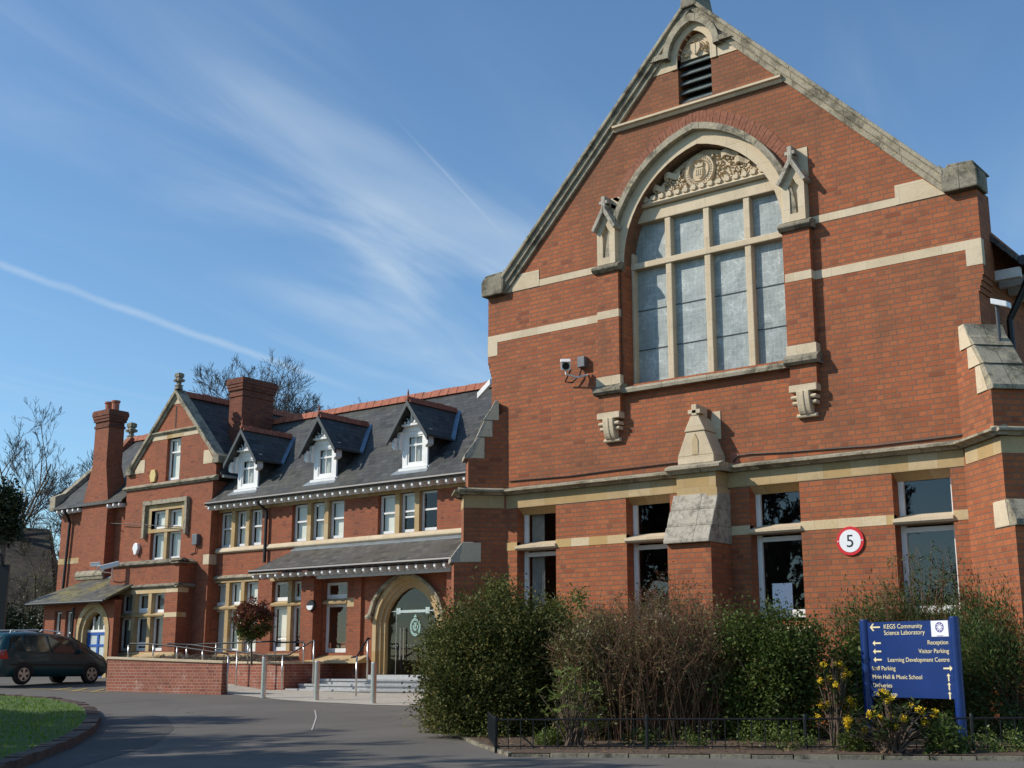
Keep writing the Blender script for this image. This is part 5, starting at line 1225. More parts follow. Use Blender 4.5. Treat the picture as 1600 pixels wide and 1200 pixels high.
# floodlight on a pole at the right return
fp = atX(1563, 475, 9.0); t = thing('floodlight', 'white floodlight on a slim pole at the right corner of the hall', 'floodlight', (9.0, fp[1], fp[2]-.8))
MB().tube([(8.95, fp[1], fp[2]-1.2), (8.95, fp[1], fp[2])], .025, 8).build('pole', DGREY, t)
MB().hexa([(8.90, fp[1]-.10, fp[2]-.0), (9.10, fp[1]-.06, fp[2]-.07), (9.12, fp[1]+.08, fp[2]-.07), (8.92, fp[1]+.04, fp[2]+.0)], [(8.90, fp[1]-.10, fp[2]+.08), (9.10, fp[1]-.06, fp[2]+.01), (9.12, fp[1]+.08, fp[2]+.01), (8.92, fp[1]+.04, fp[2]+.08)]).build('lamp_head', WPLAST, t, bevel=.01)
# bulkhead lamp, alarm boxes, wing cameras
t = thing('wall_lamp', 'round black and white bulkhead lamp on the brick pier', 'wall lamp', (-12.05, 7.18, 3.06)); c0 = atY(496, 946, 7.16); c0 = (min(c0[0], -12.08), 7.18, c0[2])
MB().lathe([(.0, 0), (.155, 0), (.16, .05), (.14, .08), (.0, .08)], c0, 24, (0, -1, 0)).build('rim', BLACK, t)
lo_ = MB(); lo_.prism(front(7.1), [(c0[0]+.125*math.cos(a), c0[2]+.125*math.sin(a)) for a in np.linspace(math.pi, 2*math.pi, 14)], -.01, .03); lo_.build('lower_diffuser', WPLAST, t)
al = atY(213.5, 858, 8.15); t = thing('alarm_box', 'white rounded alarm bell box left of the mullioned upper window', 'alarm box', (al[0], 8.2, al[2]))
MB().prism(FB, [(al[0]+.15*math.cos(a)*(1 if math.sin(a) > -.2 else .75), al[2]+.2*math.sin(a)) for a in np.linspace(0, 6.283, 19)[:-1]], .0, .12).build('casing', WPLAST, t, bevel=.02)
al = atY(239, 743.5, 8.15); tag(MB().prism(FB, [(al[0]-.10, al[2]-.2), (al[0]+.10, al[2]-.2), (al[0]+.16, al[2]), (al[0]+.10, al[2]+.2), (al[0]-.10, al[2]+.2), (al[0]-.16, al[2])], 0, .07).build('alarm_box', flat('ivory_plastic', (.62, .46, .16), .5)), 'yellow hexagonal alarm box beside the gable window', 'alarm box')
al = atY(307, 843, 8.15); t = thing('meter_box', 'grey box high on the right edge of the gabled block', 'box', (al[0], 8.2, al[2])); MB().bar(FB, al[0]-.12, al[0]+.12, al[2]-.17, al[2]+.17, 0, .14).build('casing', GREY, t, bevel=.01); MB().tube([FB.p(al[0], al[2]-.17, .05), FB.p(al[0]-.05, al[2]-.4, .03), FB.p(al[0]-.3, al[2]-.45, .02)], .015, 6).build('cable', CABLE, t)
p_ = atY(150, 882, 7.5); camera_unit('security_camera', tuple(p_), (-.8, -.6, -.1), (p_[0]+.1, 8.1, p_[2]-.25), 'small white camera on a pole above the mossy porch roof', L=.32, s=.13)
p_ = atY(172, 884, 7.2); t = camera_unit('security_camera', (p_[0], p_[1], p_[2]), (-.7, -.65, -.25), (bx0+.15, 7.58, p_[2]-.45), 'white camera on a curved bracket at the corner of the bay parapet', L=.6, s=.15)
p_ = atY(466, 881, 7.05); 
# telephone wire
wpt = [onX(0, 803, 60), onX(90, 812, 52), tuple(atY(180, 818, 8.1)), tuple(atY(282, 823, 8.1))]
tag(MB().tube(wpt, .014, 5).build('overhead_wire', CABLE), 'thin telephone wire reaching the gabled block from the left', 'wire')
# ================================================================== blue direction sign
sgr = thing('direction_sign', 'blue direction board with cream lettering and arrows on two blue posts', 'sign', (8.71, -1.89, .54), None)
dR, dL = 15.97, 16.75
R1 = np.array(onX(1496, 1092, dR)); L1 = np.array(onX(1360, 1089, dL)); ux = (R1-L1)[:2]; wsg = np.hypot(*ux); ux = ux/wsg; nx_ = np.array([ux[1], -ux[0]])
zB = (R1[2]+L1[2])/2; zT = (zat(1489, 969, dR)+zat(1353, 972, dL))/2; hs = zT-zB
FS = Fr((L1[0], L1[1], 0), (ux[0], ux[1], 0), (nx_[0], nx_[1], 0))
for a, zb_ in ((-.03, ground(L1[0], L1[1])-.2), (wsg+.03, ground(R1[0], R1[1])-.2)):
    c = FS.p(a, 0, 0); MB().lathe([(.0, zb_), (.058, zb_), (.058, zT+.02), (.05, zT+.035), (.0, zT+.035)], (c[0], c[1], 0), 20).build('post', BLUE, sgr, smooth=False)
MB().bar(FS, .02, wsg-.02, zB, zT, -.012, .012).build('board', BLUE, sgr)
SB = MB()
rows = 8.4; rh_ = hs/rows; lg = MB()
for k in range(2, 8): lg.bar(FS, .03, wsg-.03, zT-rh_*(k+.42)-.002, zT-rh_*(k+.42)+.001, .012, .0132)
lg.build('panel_joints', flat('blue_joint', (.004, .015, .08), .5), sgr)
def sign_text(s, x, zrow, size, al):
    m4 = Matrix(((ux[0], 0, nx_[0], 0), (ux[1], 0, nx_[1], 0), (0, 1, 0, 0), (0, 0, 0, 1)))
    p = FS.p(x, zrow, .0145); return text_mesh('lettering', s, size, CREAMT, Matrix.Translation(p) @ m4, sgr, al, .0008)
def arrow(xc, zc, L, ang, thick=.016, head=.034, kind=0):
    pts = [(-.5*L, 0), (-.5*L+head*1.1, head), (-.5*L+head*1.1, thick*.6), (.5*L, thick*.6), (.5*L, -thick*.6), (-.5*L+head*1.1, -thick*.6), (-.5*L+head*1.1, -head)]
    if kind: pts = [(-.5*L, 0), (-.5*L+head, head), (-.5*L+head*1.5, head), (-.5*L+head*.8, thick*.5), (.5*L, thick*.5), (.5*L, -thick*.5), (-.5*L+head*.8, -thick*.5), (-.5*L+head*1.5, -head), (-.5*L+head, -head)]
    c, s_ = math.cos(ang), math.sin(ang)
    MB().prism(FS, [(xc+x*c-z*s_, zc+x*s_+z*c) for x, z in pts][::-1], .0125, .0145).build('arrow', CREAMT, sgr)
tz = rh_*.72
sign_text('KEGS Community', .22*wsg, zT-rh_*.78, tz*1.0, 'LEFT'); sign_text('Science Laboratory', .22*wsg, zT-rh_*1.48, tz*1.0, 'LEFT'); arrow(.115*wsg, zT-rh_*.58, .125*wsg, 0, .018, .045, 1)
for k, s in enumerate(('Reception', 'Visitor Parking', 'Learning Development Centre')):
    zc = zT-rh_*(2.38+.93*k); sign_text(s, .955*wsg, zc-tz*.32, tz*.93, 'RIGHT'); arrow(.125*wsg, zc, .10*wsg, 0)
for k, s in enumerate(('Staff Parking', 'Main Hall & Music School', 'Deliveries', 'School Shop')):
    zc = zT-rh_*(5.18+.95*k); sign_text(s, .05*wsg, zc-tz*.32, tz*.93, 'LEFT')
    arrow(.93*wsg, zc, .10*wsg if k == 0 else rh_*.82, math.pi if k == 0 else -math.pi/2, head=.034 if k == 0 else .026)
px0_, px1_, pz0, pz1 = .775*wsg, .965*wsg, zT-rh_*1.78, zT-.006
pl_ = MB().bar(FS, px0_, px1_, pz0, pz1, .012, .0165).build('logo_plate', SIGNW, sgr); lc = ((px0_+px1_)/2, (pz0+pz1)/2+.016); lr = (px1_-px0_)*.25
rs = MB(); 
RO = [(lc[0]+lr*math.cos(a), lc[1]+lr*math.sin(a)) for a in np.linspace(0, 6.283, 33)]; RI = [(lc[0]+lr*.86*math.cos(a), lc[1]+lr*.86*math.sin(a)) for a in np.linspace(0, 6.283, 33)]
rs.strip([FS.p(x, z, .0175) for x, z in RO], [FS.p(x, z, .0175) for x, z in RI])
for k in range(8):
    a = 2*math.pi*(k+.5)/8; e = lambda r_, da: FS.p(lc[0]+lr*r_*math.cos(a+da), lc[1]+lr*r_*math.sin(a+da), .0175)
    rs.face(e(.9, -.33), e(.9, .33), e(.52, 0)); a = 2*math.pi*k/8; rs.face(e(.62, -.16), e(.62, .16), e(.36, .12), e(.36, -.12))
rs.bar(FS, lc[0]-lr*.75, lc[0]+lr*.75, lc[1]-lr*1.75, lc[1]-lr*1.62, .0165, .0175)
rs.build('logo_rosette', PURP, pl_)
# ================================================================== planting bed, railing, lawn
E0 = [G2(655, 1102), G2(690, 1132), G2(740, 1162), G2(800, 1183), G2(1240, 1186), G2(1600, 1188)]
bed_poly = E0+[(11.5, -1.4), (11.5, 1.5), (9.2, -.02), (-.6, -.02), (-.6, 6), (-3.6, 6)]
gsheet('bed_soil', bed_poly, .05, SOIL, 3)
ke = MB(); KP = [np.array(p) for p in [(-3.7, 6.1)]+E0+[(11.4, -1.5)]]
def kerb_run(mb_, P, wd, h, n=.42):
    for a, b in zip(P[:-1], P[1:]):
        L = np.hypot(*(b-a)); u = (b-a)/L; nn = np.array([-u[1], u[0]]); k = max(1, int(L/n))
        for i in range(k):
            s0, s1 = L*(i+.015)/k, L*(i+.985)/k; q0, q1 = a+u*s0, a+u*s1; hh = h*random.uniform(.85, 1.1)
            Q = [q0-nn*wd/2, q1-nn*wd/2, q1+nn*wd/2, q0+nn*wd/2]
            mb_.hexa([(x, y, ground(x, y)-.1) for x, y in Q], [(x, y, ground(x, y)+hh) for x, y in Q])
kerb_run(ke, KP, .09, .045); structure(ke.build('bed_kerb', LI_D))
# fallen leaves on the soil, uncountable
def scatter_poly(poly, n, rng):
    P = np.array(poly); lo, hi = P.min(0), P.max(0); out = []
    while len(out) < n:
        q = rng.uniform(lo, hi, (n*2, 2)); ins = np.zeros(len(q), bool); j = len(P)-1
        for i in range(len(P)):
            c = ((P[i, 1] > q[:, 1]) != (P[j, 1] > q[:, 1])) & (q[:, 0] < (P[j, 0]-P[i, 0])*(q[:, 1]-P[i, 1])/(P[j, 1]-P[i, 1]+1e-12)+P[i, 0]); ins ^= c; j = i
        out += list(q[ins])
    return np.array(out[:n])
def leaf_mesh(name, C, U, V, m, parent=None, fold=0.0):
    """one leaf-sized diamond per centre; C centres, U half-length vectors, V half-width vectors"""
    n = len(C); v = np.empty((n, 4, 3)); v[:, 0] = C-U; v[:, 1] = C+V-U*.1; v[:, 2] = C+U; v[:, 3] = C-V-U*.1
    me = bpy.data.meshes.new(name); me.vertices.add(n*4); me.loops.add(n*4); me.polygons.add(n)
    me.vertices.foreach_set('co', v.reshape(-1)); me.loops.foreach_set('vertex_index', np.arange(n*4, dtype=np.int32)); me.polygons.foreach_set('loop_start', np.arange(0, n*4, 4, dtype=np.int32)); me.polygons.foreach_set('loop_total', np.full(n, 4, dtype=np.int32))
    me.update(); me.validate(); me.materials.append(m); o = bpy.data.objects.new(name, me); COL.objects.link(o)
    if parent is not None: attach(o, parent)
    return o
def rand_dirs(n, rng, flat_=1.0):
    d = rng.normal(size=(n, 3)); d[:, 2] *= flat_; return d/np.linalg.norm(d, axis=1)[:, None]
def orient(n, l, w_, rng, up=None, outward=None, droop=0):
    U = rand_dirs(n, rng, .7)
    if outward is not None: U = U*.8+outward
    U[:, 2] += droop; U /= np.linalg.norm(U, axis=1)[:, None]
    R_ = rand_dirs(n, rng); V = np.cross(U, R_); V /= np.linalg.norm(V, axis=1)[:, None]+1e-9
    s = rng.uniform(.65, 1.3, (n, 1)); return U*l*s, V*w_*s
gr = np.vectorize(ground)
q = scatter_poly(bed_poly, 5200, RNG); C = np.c_[q, gr(q[:, 0], q[:, 1])+.058+RNG.uniform(0, .03, len(q))]
U = np.c_[RNG.normal(size=(len(q), 2)), RNG.normal(size=len(q))*.35]; U /= np.linalg.norm(U, axis=1)[:, None]; V = np.cross(U, np.c_[RNG.normal(size=(len(q), 2))*.3, np.ones(len(q))]); s_ = RNG.uniform(.012, .032, (len(q), 1))
tag(leaf_mesh('fallen_leaves', C, U*s_, V*s_*.6, LF_DEAD), 'brown fallen leaves littering the planting bed', 'leaves', kind='stuff')
# low black railing
def railing(label, a, b, n, h=.36):
    a, b = np.array(a), np.array(b); t = thing('bed_railing', label, 'railing', (*a, ground(*a)), 'low black railings round the planting bed'); g0, g1 = ground(*a)+.03, ground(*b)+.03
    P = lambda f, z: (*(a+(b-a)*f), g0+(g1-g0)*f+z)
    MB().tube([P(0, h), P(1, h)], .011, 6).build('top_rail', BLACK, t); MB().tube([P(0, .05), P(1, .05)], .009, 6).build('bottom_rail', BLACK, t)
    me = None
    for i in range(n+1):
        f = i/n; p = P(f, 0)
        if i % 12 == 0: MB().lathe([(.0, -.1), (.02, -.1), (.02, h+.03), (.012, h+.05), (.0, h+.06)], p, 8).build('post', BLACK, t); continue
        if me is None: o = MB().tube([(0, 0, 0), (0, 0, h)], .0065, 5).build('baluster', BLACK, t); me = o.data; 
        else: o = bpy.data.objects.new('baluster', me); COL.objects.link(o); attach(o, t)
        o.location = p
    return t
c0 = G2(775, 1177); railing('low black railing along the front of the bed below the blue sign', c0, (10.6, -1.55), 48)
railing('short return of the low railing beside the dark bush', c0, G2(762, 1159), 11)
# lawn island
LW = [(-30, .2), G2(0, 1093), G2(80, 1098), G2(125, 1107), G2(141, 1116), G2(146, 1130), G2(135, 1147), G2(100, 1168), G2(30, 1196), G2(-120, 1250), (-4, -14), (-14, -16), (-30, -10)]
def inset(P, d):
    P = [np.array(p) for p in P]; c = sum(P)/len(P); return [tuple(p+(c-p)/np.linalg.norm(c-p)*d) for p in P]
lz = .10
gsheet('lawn', inset(LW, .1), lz, GRASSG, 3)
lk = MB(); KP = [np.array(p) for p in LW[:11]]; KP2 = []
for a, b in zip(KP[:-1], KP[1:]): KP2 += [a, (a+b)/2]
kerb_run(lk, KP+[], .22, .115, .23); structure(lk.build('lawn_kerb', flat('brick_edging', (.095, .062, .048), .9, var=.4, sc=6)))
q = scatter_poly(inset(LW, .16), 60000, RNG); vis = (q[:, 1] > -9.5) & (q[:, 0] > -22); q = q[vis]
n = len(q); C = np.c_[q, gr(q[:, 0], q[:, 1])+lz+.02]; U = np.c_[RNG.normal(size=(n, 2))*.35, np.ones(n)]; V = np.c_[RNG.normal(size=(n, 2)), np.zeros(n)]; V /= np.linalg.norm(V, axis=1)[:, None]
s_ = RNG.uniform(.5, 1.25, (n, 1)); tag(leaf_mesh('grass', C, U*.028*s_, V*.008*s_, LF_GRASS), 'short green grass of the lawn island', 'grass', kind='stuff')
# ================================================================== shrubs of the bed
RT = AX[1][:2]/np.linalg.norm(AX[1][:2]); FD2 = np.array([-RT[1], RT[0]])
def shrub(name, label, cat, px, d, wpx, pytop, m, n, l, w_, depth=.8, clumps=90, rc=.16, low=.0, stems=14, stemm=None, out=.5, droop=.1, group=None, seed=0, flatten=1.0, jag=.18, spikes=0):
    rng = np.random.default_rng(seed+11); x, y = away(px, d); g0 = ground(x, y)+.04; H = zat(px, pytop, d)-g0; rx = pxm(wpx, d)/2-rc*.6; ry = rx*depth
    t = thing(name, label, cat, (x, y, g0), group)
    u = rand_dirs(clumps, rng); u[:, 2] = rng.uniform(-1, 1, clumps); hr = np.sqrt(np.clip(1-np.clip(u[:, 2], 0, 1)**2.2, .0, 1))*np.where(u[:, 2] < 0, 1-.22*u[:, 2]**2, 1); uv = u[:, :2]/np.linalg.norm(u[:, :2], axis=1)[:, None]
    rr_ = (rng.uniform(.2, 1.0, clumps)**.42)*(1+jag*rng.normal(size=clumps)*.5)
    zc = (low+(1-low)*(.5+.5*u[:, 2]))*(H-rc*.6)
    pc = np.c_[(uv*hr[:, None]*rr_[:, None])*np.array([rx, ry]), zc*np.where(u[:, 2] > .5, np.minimum(rr_, 1.04), 1)]
    W3 = lambda p: np.c_[x+p[:, 0]*RT[0]+p[:, 1]*FD2[0], y+p[:, 0]*RT[1]+p[:, 1]*FD2[1], g0+np.maximum(p[:, 2], .02)]
    k = rng.integers(0, clumps, n); off = rng.normal(size=(n, 3))*rc*np.array([1, 1, flatten])*rng.uniform(.6, 1.25, clumps)[k][:, None]
    P = pc[k]+off; P[:, 2] = np.minimum(P[:, 2], H+abs(off[:, 2])*.6)
    C = W3(P); cen = np.array([x, y, g0+H*.35]); o_ = C-cen; o_ /= np.linalg.norm(o_, axis=1)[:, None]
    U, V = orient(n, l, w_, rng, outward=o_*out, droop=droop)
    leaf_mesh('foliage', C, U, V, m, t)
    if stems:
        sm = MB(); wc = W3(pc)
        for i in rng.integers(0, clumps, stems*4):
            b = np.array([x, y, g0-.05])+np.r_[rng.normal(size=2)*rx*.16, 0]; e = wc[i]; mid = (b+e)/2+np.r_[rng.normal(size=2)*.08, .12*H]
            sm.tube([b, mid, e], [.016, .010, .004], 4, False)
        sm.build('stems', stemm or TWIG, t)
    return t
def twig_shrub(name, label, px, d, wpx, pytop, m, n, seed, depth=.7, spread=.5, r=.0035, leafm=None, nl=0):
    """a multi-stemmed deciduous shrub: long whippy stems fanning from the base, each with side twigs"""
    rng = np.random.default_rng(seed); x, y = away(px, d); g0 = ground(x, y)+.02; H = zat(px, pytop, d)-g0; rx = pxm(wpx, d)/2
    t = thing(name, label, 'shrub', (x, y, g0)); mbs = MB(); pts = []
    for i in range(n):
        a = rng.uniform(0, 6.283); re = math.sqrt(rng.uniform(0, 1)); rb = re*rng.uniform(.3, .85); b = np.array([rx*rb*math.cos(a), rx*depth*rb*math.sin(a), 0]); hh = H*(1-.34*re**2.2)*rng.uniform(.72, 1.04)
        e = np.array([rx*re*math.cos(a), rx*depth*re*math.sin(a), hh]); m1 = b*.55+e*.45+np.array([*(rng.normal(size=2)*.12), H*.06]); m2 = b*.2+e*.8+np.array([*(rng.normal(size=2)*.10), H*.04])
        Q = [b, m1, m2, e]; Wp = [np.array([x+q[0]*RT[0]+q[1]*FD2[0], y+q[0]*RT[1]+q[1]*FD2[1], g0+q[2]]) for q in Q]
        mbs.tube(Wp, [r*2.4, r*1.7, r*1.1, r*.5], 3, False)
        for j in range(8):
            f = rng.uniform(.1, 1); k = min(2, int(f*3)); p = Wp[k]+(Wp[k+1]-Wp[k])*(f*3-k); dd = rng.normal(size=3)*.8+np.array([0, 0, .6]); dd /= np.linalg.norm(dd); ln = rng.uniform(.10, .30)
            q = p+dd*ln; mbs.tube([p, p+dd*ln*.5+rng.normal(size=3)*.012, q], [r*.8, r*.6, r*.35], 3, False); pts += [p, q, p+dd*ln*.6]
    mbs.build('stems', m, t)
    if leafm is not None:
        pts = np.array(pts); C = pts[rng.integers(0, len(pts), nl)]+rng.normal(size=(nl, 3))*.03; U, V = orient(nl, .018, .009, rng); leaf_mesh('foliage', C, U, V, leafm, t)
    return t
shrub('evergreen_shrub', 'large dark evergreen bush at the left end of the bed, hiding the door', 'shrub', 780, 18.2, 238, 916, LF_DARK, 95000, .025, .0125, clumps=520, rc=.12, depth=.8, seed=1, jag=.16)
shrub('evergreen_shrub', 'bright green rounded bush just behind the dark evergreen', 'shrub', 900, 18.7, 140, 905, LF_LIGHT, 26000, .024, .011, clumps=150, rc=.10, seed=2)
shrub('mottled_shrub', 'olive and cream leaved bush between the dark evergreen and the brown twiggy shrub', 'shrub', 922, 16.9, 96, 950, LF_OLIVE, 12000, .024, .011, clumps=80, rc=.11, seed=3)
twig_shrub('twiggy_shrub', 'wide brown leafless shrub with many upright stems in the middle of the bed', 1030, 17.2, 330, 924, LF_TWIG, 1250, 5, leafm=LF_OLIVE, nl=20000)
shrub('green_shrub', 'dense mid green bush right of the brown twiggy shrub', 'shrub', 1208, 16.9, 176, 938, LF_MID, 36000, .025, .0125, clumps=200, rc=.12, seed=6, jag=.16)
twig_shrub('red_twig_shrub', 'reddish thorny twigs reaching up in front of the central buttress', 1090, 19.2, 230, 868, LF_RTWIG, 110, 8, depth=.3, leafm=LF_MID, nl=1800)
shrub('grey_green_shrub', 'big feathery grey green bush behind the blue sign', 'shrub', 1430, 18.0, 270, 905, LF_BLUE, 30000, .032, .008, clumps=170, rc=.17, depth=.42, seed=9, out=.9, jag=.35, droop=.25, low=.1)
shrub('grey_green_shrub', 'feathery grey green bush reaching the right edge behind the sign post', 'shrub', 1580, 17.1, 200, 915, LF_BLUE, 26000, .032, .008, clumps=120, rc=.17, depth=.5, seed=10, out=.9, jag=.3, droop=.2)
shrub('leafy_shrub', 'fresh green bush hard against the left post of the blue sign', 'shrub', 1335, 17.3, 74, 985, LF_LIGHT, 5200, .030, .015, clumps=60, rc=.11, seed=12)
twig_shrub('arching_shrub', 'thin arching brown shoots above the grey green bush', 1450, 17.6, 200, 838, LF_TWIG, 60, 14, depth=.25, leafm=LF_BLUE, nl=4200)
# broad-leaved evergreen with leaf rosettes
def rosette_shrub(name, label, cat, px, d, wpx, pytop, m, heads, per, l, w_, seed, flower=None, nf=0):
    rng = np.random.default_rng(seed); x, y = away(px, d); g0 = ground(x, y)+.03; H = zat(px, pytop, d)-g0; rx = pxm(wpx, d)/2; t = thing(name, label, cat, (x, y, g0)); sm = MB(); Cs, Us, Vs, hp = [], [], [], []
    for i in range(heads):
        a = rng.uniform(0, 6.283); re = math.sqrt(rng.uniform(0, 1)); z = H*(rng.uniform(.35, 1.0) if re < .6 else rng.uniform(.2, .75)); q = np.array([rx*re*math.cos(a), rx*.6*re*math.sin(a), z])
        c = np.array([x+q[0]*RT[0]+q[1]*FD2[0], y+q[0]*RT[1]+q[1]*FD2[1], g0+q[2]]); hp.append(c); sm.tube([(x+rng.normal()*.06, y+rng.normal()*.06, g0-.05), (c+np.array([x, y, g0]))/2+np.array([0, 0, .05]), c], [.012, .009, .006], 4, False)
        for k in range(per):
            b = 6.283*k/per+rng.uniform(-.3, .3); el = rng.uniform(-.25, .75); u = np.array([math.cos(b)*math.cos(el), math.sin(b)*math.cos(el), math.sin(el)]); sd = np.cross(u, [0, 0, 1.0]); sd /= np.linalg.norm(sd); s_ = rng.uniform(.7, 1.2)
            Cs.append(c+u*l*s_+np.array([0, 0, rng.uniform(-.03, .05)])); Us.append(u*l*s_); Vs.append((sd+rng.normal(size=3)*.15)*w_*s_)
    leaf_mesh('foliage', np.array(Cs), np.array(Us), np.array(Vs), m, t); sm.build('stems', TWIG, t)
    if flower is not None:
        Cf = []
        for c in [hp[i] for i in rng.permutation(len(hp))[:nf]]:
            k = rng.integers(2, 4)
            for j in range(k): Cf.append(c+np.array([0, 0, .05])+rng.normal(size=(40, 3))*np.array([.016, .016, .015])+rng.normal(size=3)*np.array([.022, .022, .018]))
        Cf = np.concatenate(Cf); U, V = orient(len(Cf), .011, .008, rng); leaf_mesh('flowers', Cf, U, V, flower, t)
    return t
rosette_shrub('laurel_shrub', 'low shrub with big pale green leaves in front of the dark evergreen', 'shrub', 893, 15.95, 108, 1038, LF_LAUR, 36, 8, .068, .024, 21)
rosette_shrub('mahonia', 'tall thin mahonia with yellow flowers left of the blue sign', 'shrub', 1302, 15.9, 66, 1022, LF_MAH, 44, 8, .06, .022, 22, LF_FLOW, 15)
rosette_shrub('mahonia', 'spreading mahonia with yellow flowers under the blue sign', 'shrub', 1388, 15.0, 130, 1086, LF_MAH, 64, 9, .055, .021, 23, LF_FLOW, 19)
shrub('fern', 'small leafy fern at the foot of the sign post', 'fern', 1472, 15.1, 66, 1120, LF_LAUR if False else LF_MID, 1500, .034, .010, clumps=24, rc=.06, stems=3, seed=24)
for k, (px, d, wpx, py, lab) in enumerate(((1215, 15.6, 130, 1128, 'low green ground cover behind the railing below the green bush'), (1330, 15.2, 50, 1140, 'small green seedling plant below the mahonias'), (860, 16.2, 60, 1142, 'sparse low plants beside the pale leaved laurel'), (1050, 15.9, 150, 1136, 'patchy green weeds below the brown twiggy shrub'), (1555, 15.4, 90, 1140, 'small green plants at the right end of the railing'))):
    shrub('ground_plant', lab, 'plant', px, d, wpx, py, LF_MID if k % 2 else LF_LIGHT, 1100, .020, .010, clumps=30, rc=.05, stems=0, seed=30+k)
def strap_plant(name, label, px, d, n, L, m, w_, seed):
    rng = np.random.default_rng(seed); x, y = away(px, d); g0 = ground(x, y)+.03; t = thing(name, label, 'plant', (x, y, g0)); mb_ = MB()
    for i in range(n):
        a = rng.uniform(0, 6.283); el = rng.uniform(.5, 1.45); l = L*rng.uniform(.6, 1.1); dd = np.array([math.cos(a), math.sin(a)]); sd = np.array([-dd[1], dd[0], 0])*w_; b = np.array([x, y, g0])+np.r_[dd*.05, 0]; p = []
        for f in (0, .35, .7, 1.0):
            e = el-f*f*.7; p.append(b+np.r_[dd*math.cos(el-f*.35)*l*f, math.sin(max(el-f*.55, .05))*l*f])
        for k in range(3): w0, w1 = (1, .95, .7, .08)[k], (1, .95, .7, .08)[k+1]; mb_.face(p[k]-sd*w0, p[k]+sd*w0, p[k+1]+sd*w1, p[k+1]-sd*w1)
    mb_.build('leaves', m, t, recalc=False); return t
strap_plant('strap_leaf_plant', 'spiky variegated plant at the left foot of the dark evergreen bush', 672, 20.6, 34, .85, LF_STRAP, .020, 41)
strap_plant('strap_leaf_plant', 'low dry grassy clump at the kerb left of the dark evergreen bush', 676, 19.6, 60, .42, LF_STRAP, .010, 42)
strap_plant('strap_leaf_plant', 'small tuft of narrow green leaves behind the railing under the twiggy shrub', 1222, 15.2, 18, .32, LF_MID, .007, 43)
# lavender in the planter and the red-tipped standard tree
rng = np.random.default_rng(50); q = rng.uniform(0, 1, (5200, 2)); C = np.c_[-17.6+q[:, 0]*5.8, 5.95+q[:, 1]*.7, rz-.05+rng.uniform(.02, .26, 5200)*(.6+.4*np.sin(q[:, 0]*26)**2)]
U, V = orient(5200, .045, .006, rng, droop=.8); tag(leaf_mesh('lavender', C, U, V, LF_LAV), 'grey clipped lavender filling the brick planter', 'lavender', kind='stuff')
tp = onX(394, 1000, 34.6); t = thing('standard_tree', 'small ball headed tree with red tipped leaves in the brick planter', 'tree', (tp[0], tp[1], rz-.05))
zt_, zb_ = zat(394, 936, 34.6), zat(394, 1000, 34.6); cz = (zt_+zb_)/2; R0 = pxm(64, 34.6)/2
MB().tube([(tp[0]+.02, tp[1], rz-.1), (tp[0]-.02, tp[1], rz+.4), (tp[0], tp[1], cz)], [.03, .026, .02], 6).build('trunk', BARK, t)
n = 7000; u = rand_dirs(130, rng); pc = u*(rng.uniform(.3, 1, (130, 1))**.4)*np.array([R0, R0, (zt_-zb_)/2])*.92; k = rng.integers(0, 130, n); C = np.array([tp[0], tp[1], cz])+pc[k]+rng.normal(size=(n, 3))*.06
top = (C[:, 2]-cz)/(zt_-zb_)+rng.normal(size=n)*.22 > -.10
for nm, sel, m_ in (('red_leaves', top, LF_RED), ('green_leaves', ~top, LF_MID)):
    U, V = orient(sel.sum(), .045, .016, rng); leaf_mesh(nm, C[sel], U, V, m_, t)
# ================================================================== bare trees, far house, ivy
def bare_tree(name, label, base, H, seed, m, r0=.16, lean=(0, 0), levels=5, spread=.5, first=.28, group=None, dens=1.0, minr=.006, kids=3):
    rd_ = random.Random(seed); t = thing(name, label, 'tree', base, group); tr, tw = MB(), MB()
    def grow(p, d, L, r, lev):
        n = 4 if lev < 2 else 3; pts = [p]; q = p; dd = d
        for i in range(n):
            dd = (dd+Vector((rd_.gauss(0, .10), rd_.gauss(0, .10), .06+.02*lev))).normalized(); q = q+dd*(L/n); pts.append(q)
        rs = [r*(1-.55*i/n) for i in range(n+1)]
        (tr if lev == 0 else tw).tube(pts, [max(minr, a) for a in rs], 7 if lev == 0 else (4 if lev < 3 else 3), False)
        if lev >= levels: return
        nk = max(2, int(round(kids*dens*rd_.uniform(.8, 1.25))))+(3 if lev == 0 else 0)
        for i in range(nk):
            f = rd_.uniform(first if lev == 0 else .2, 1.0); k = min(n-1, int(f*n)); s = pts[k].lerp(pts[k+1], f*n-k); ax = (pts[k+1]-pts[k]).normalized(); o = ax.orthogonal().normalized(); o.rotate(Matrix.Rotation(rd_.uniform(0, 6.283), 3, ax))
            nd = (ax*(1-spread*rd_.uniform(.6, 1.2))+o*spread*rd_.uniform(.7, 1.3)).normalized(); grow(s, nd, L*rd_.uniform(.48, .72)*(1.0-.25*f), r*.52*(1-.3*f), lev+1)
    grow(Vector(base), Vector((lean[0], lean[1], 1)).normalized(), H*.62, r0, 0)
    tr.build('trunk', m, t); tw.build('branches', m, t); return t
def far(px, py, d):
    q = onX(px, py, d); return q
TG = 'bare trees beyond the building'
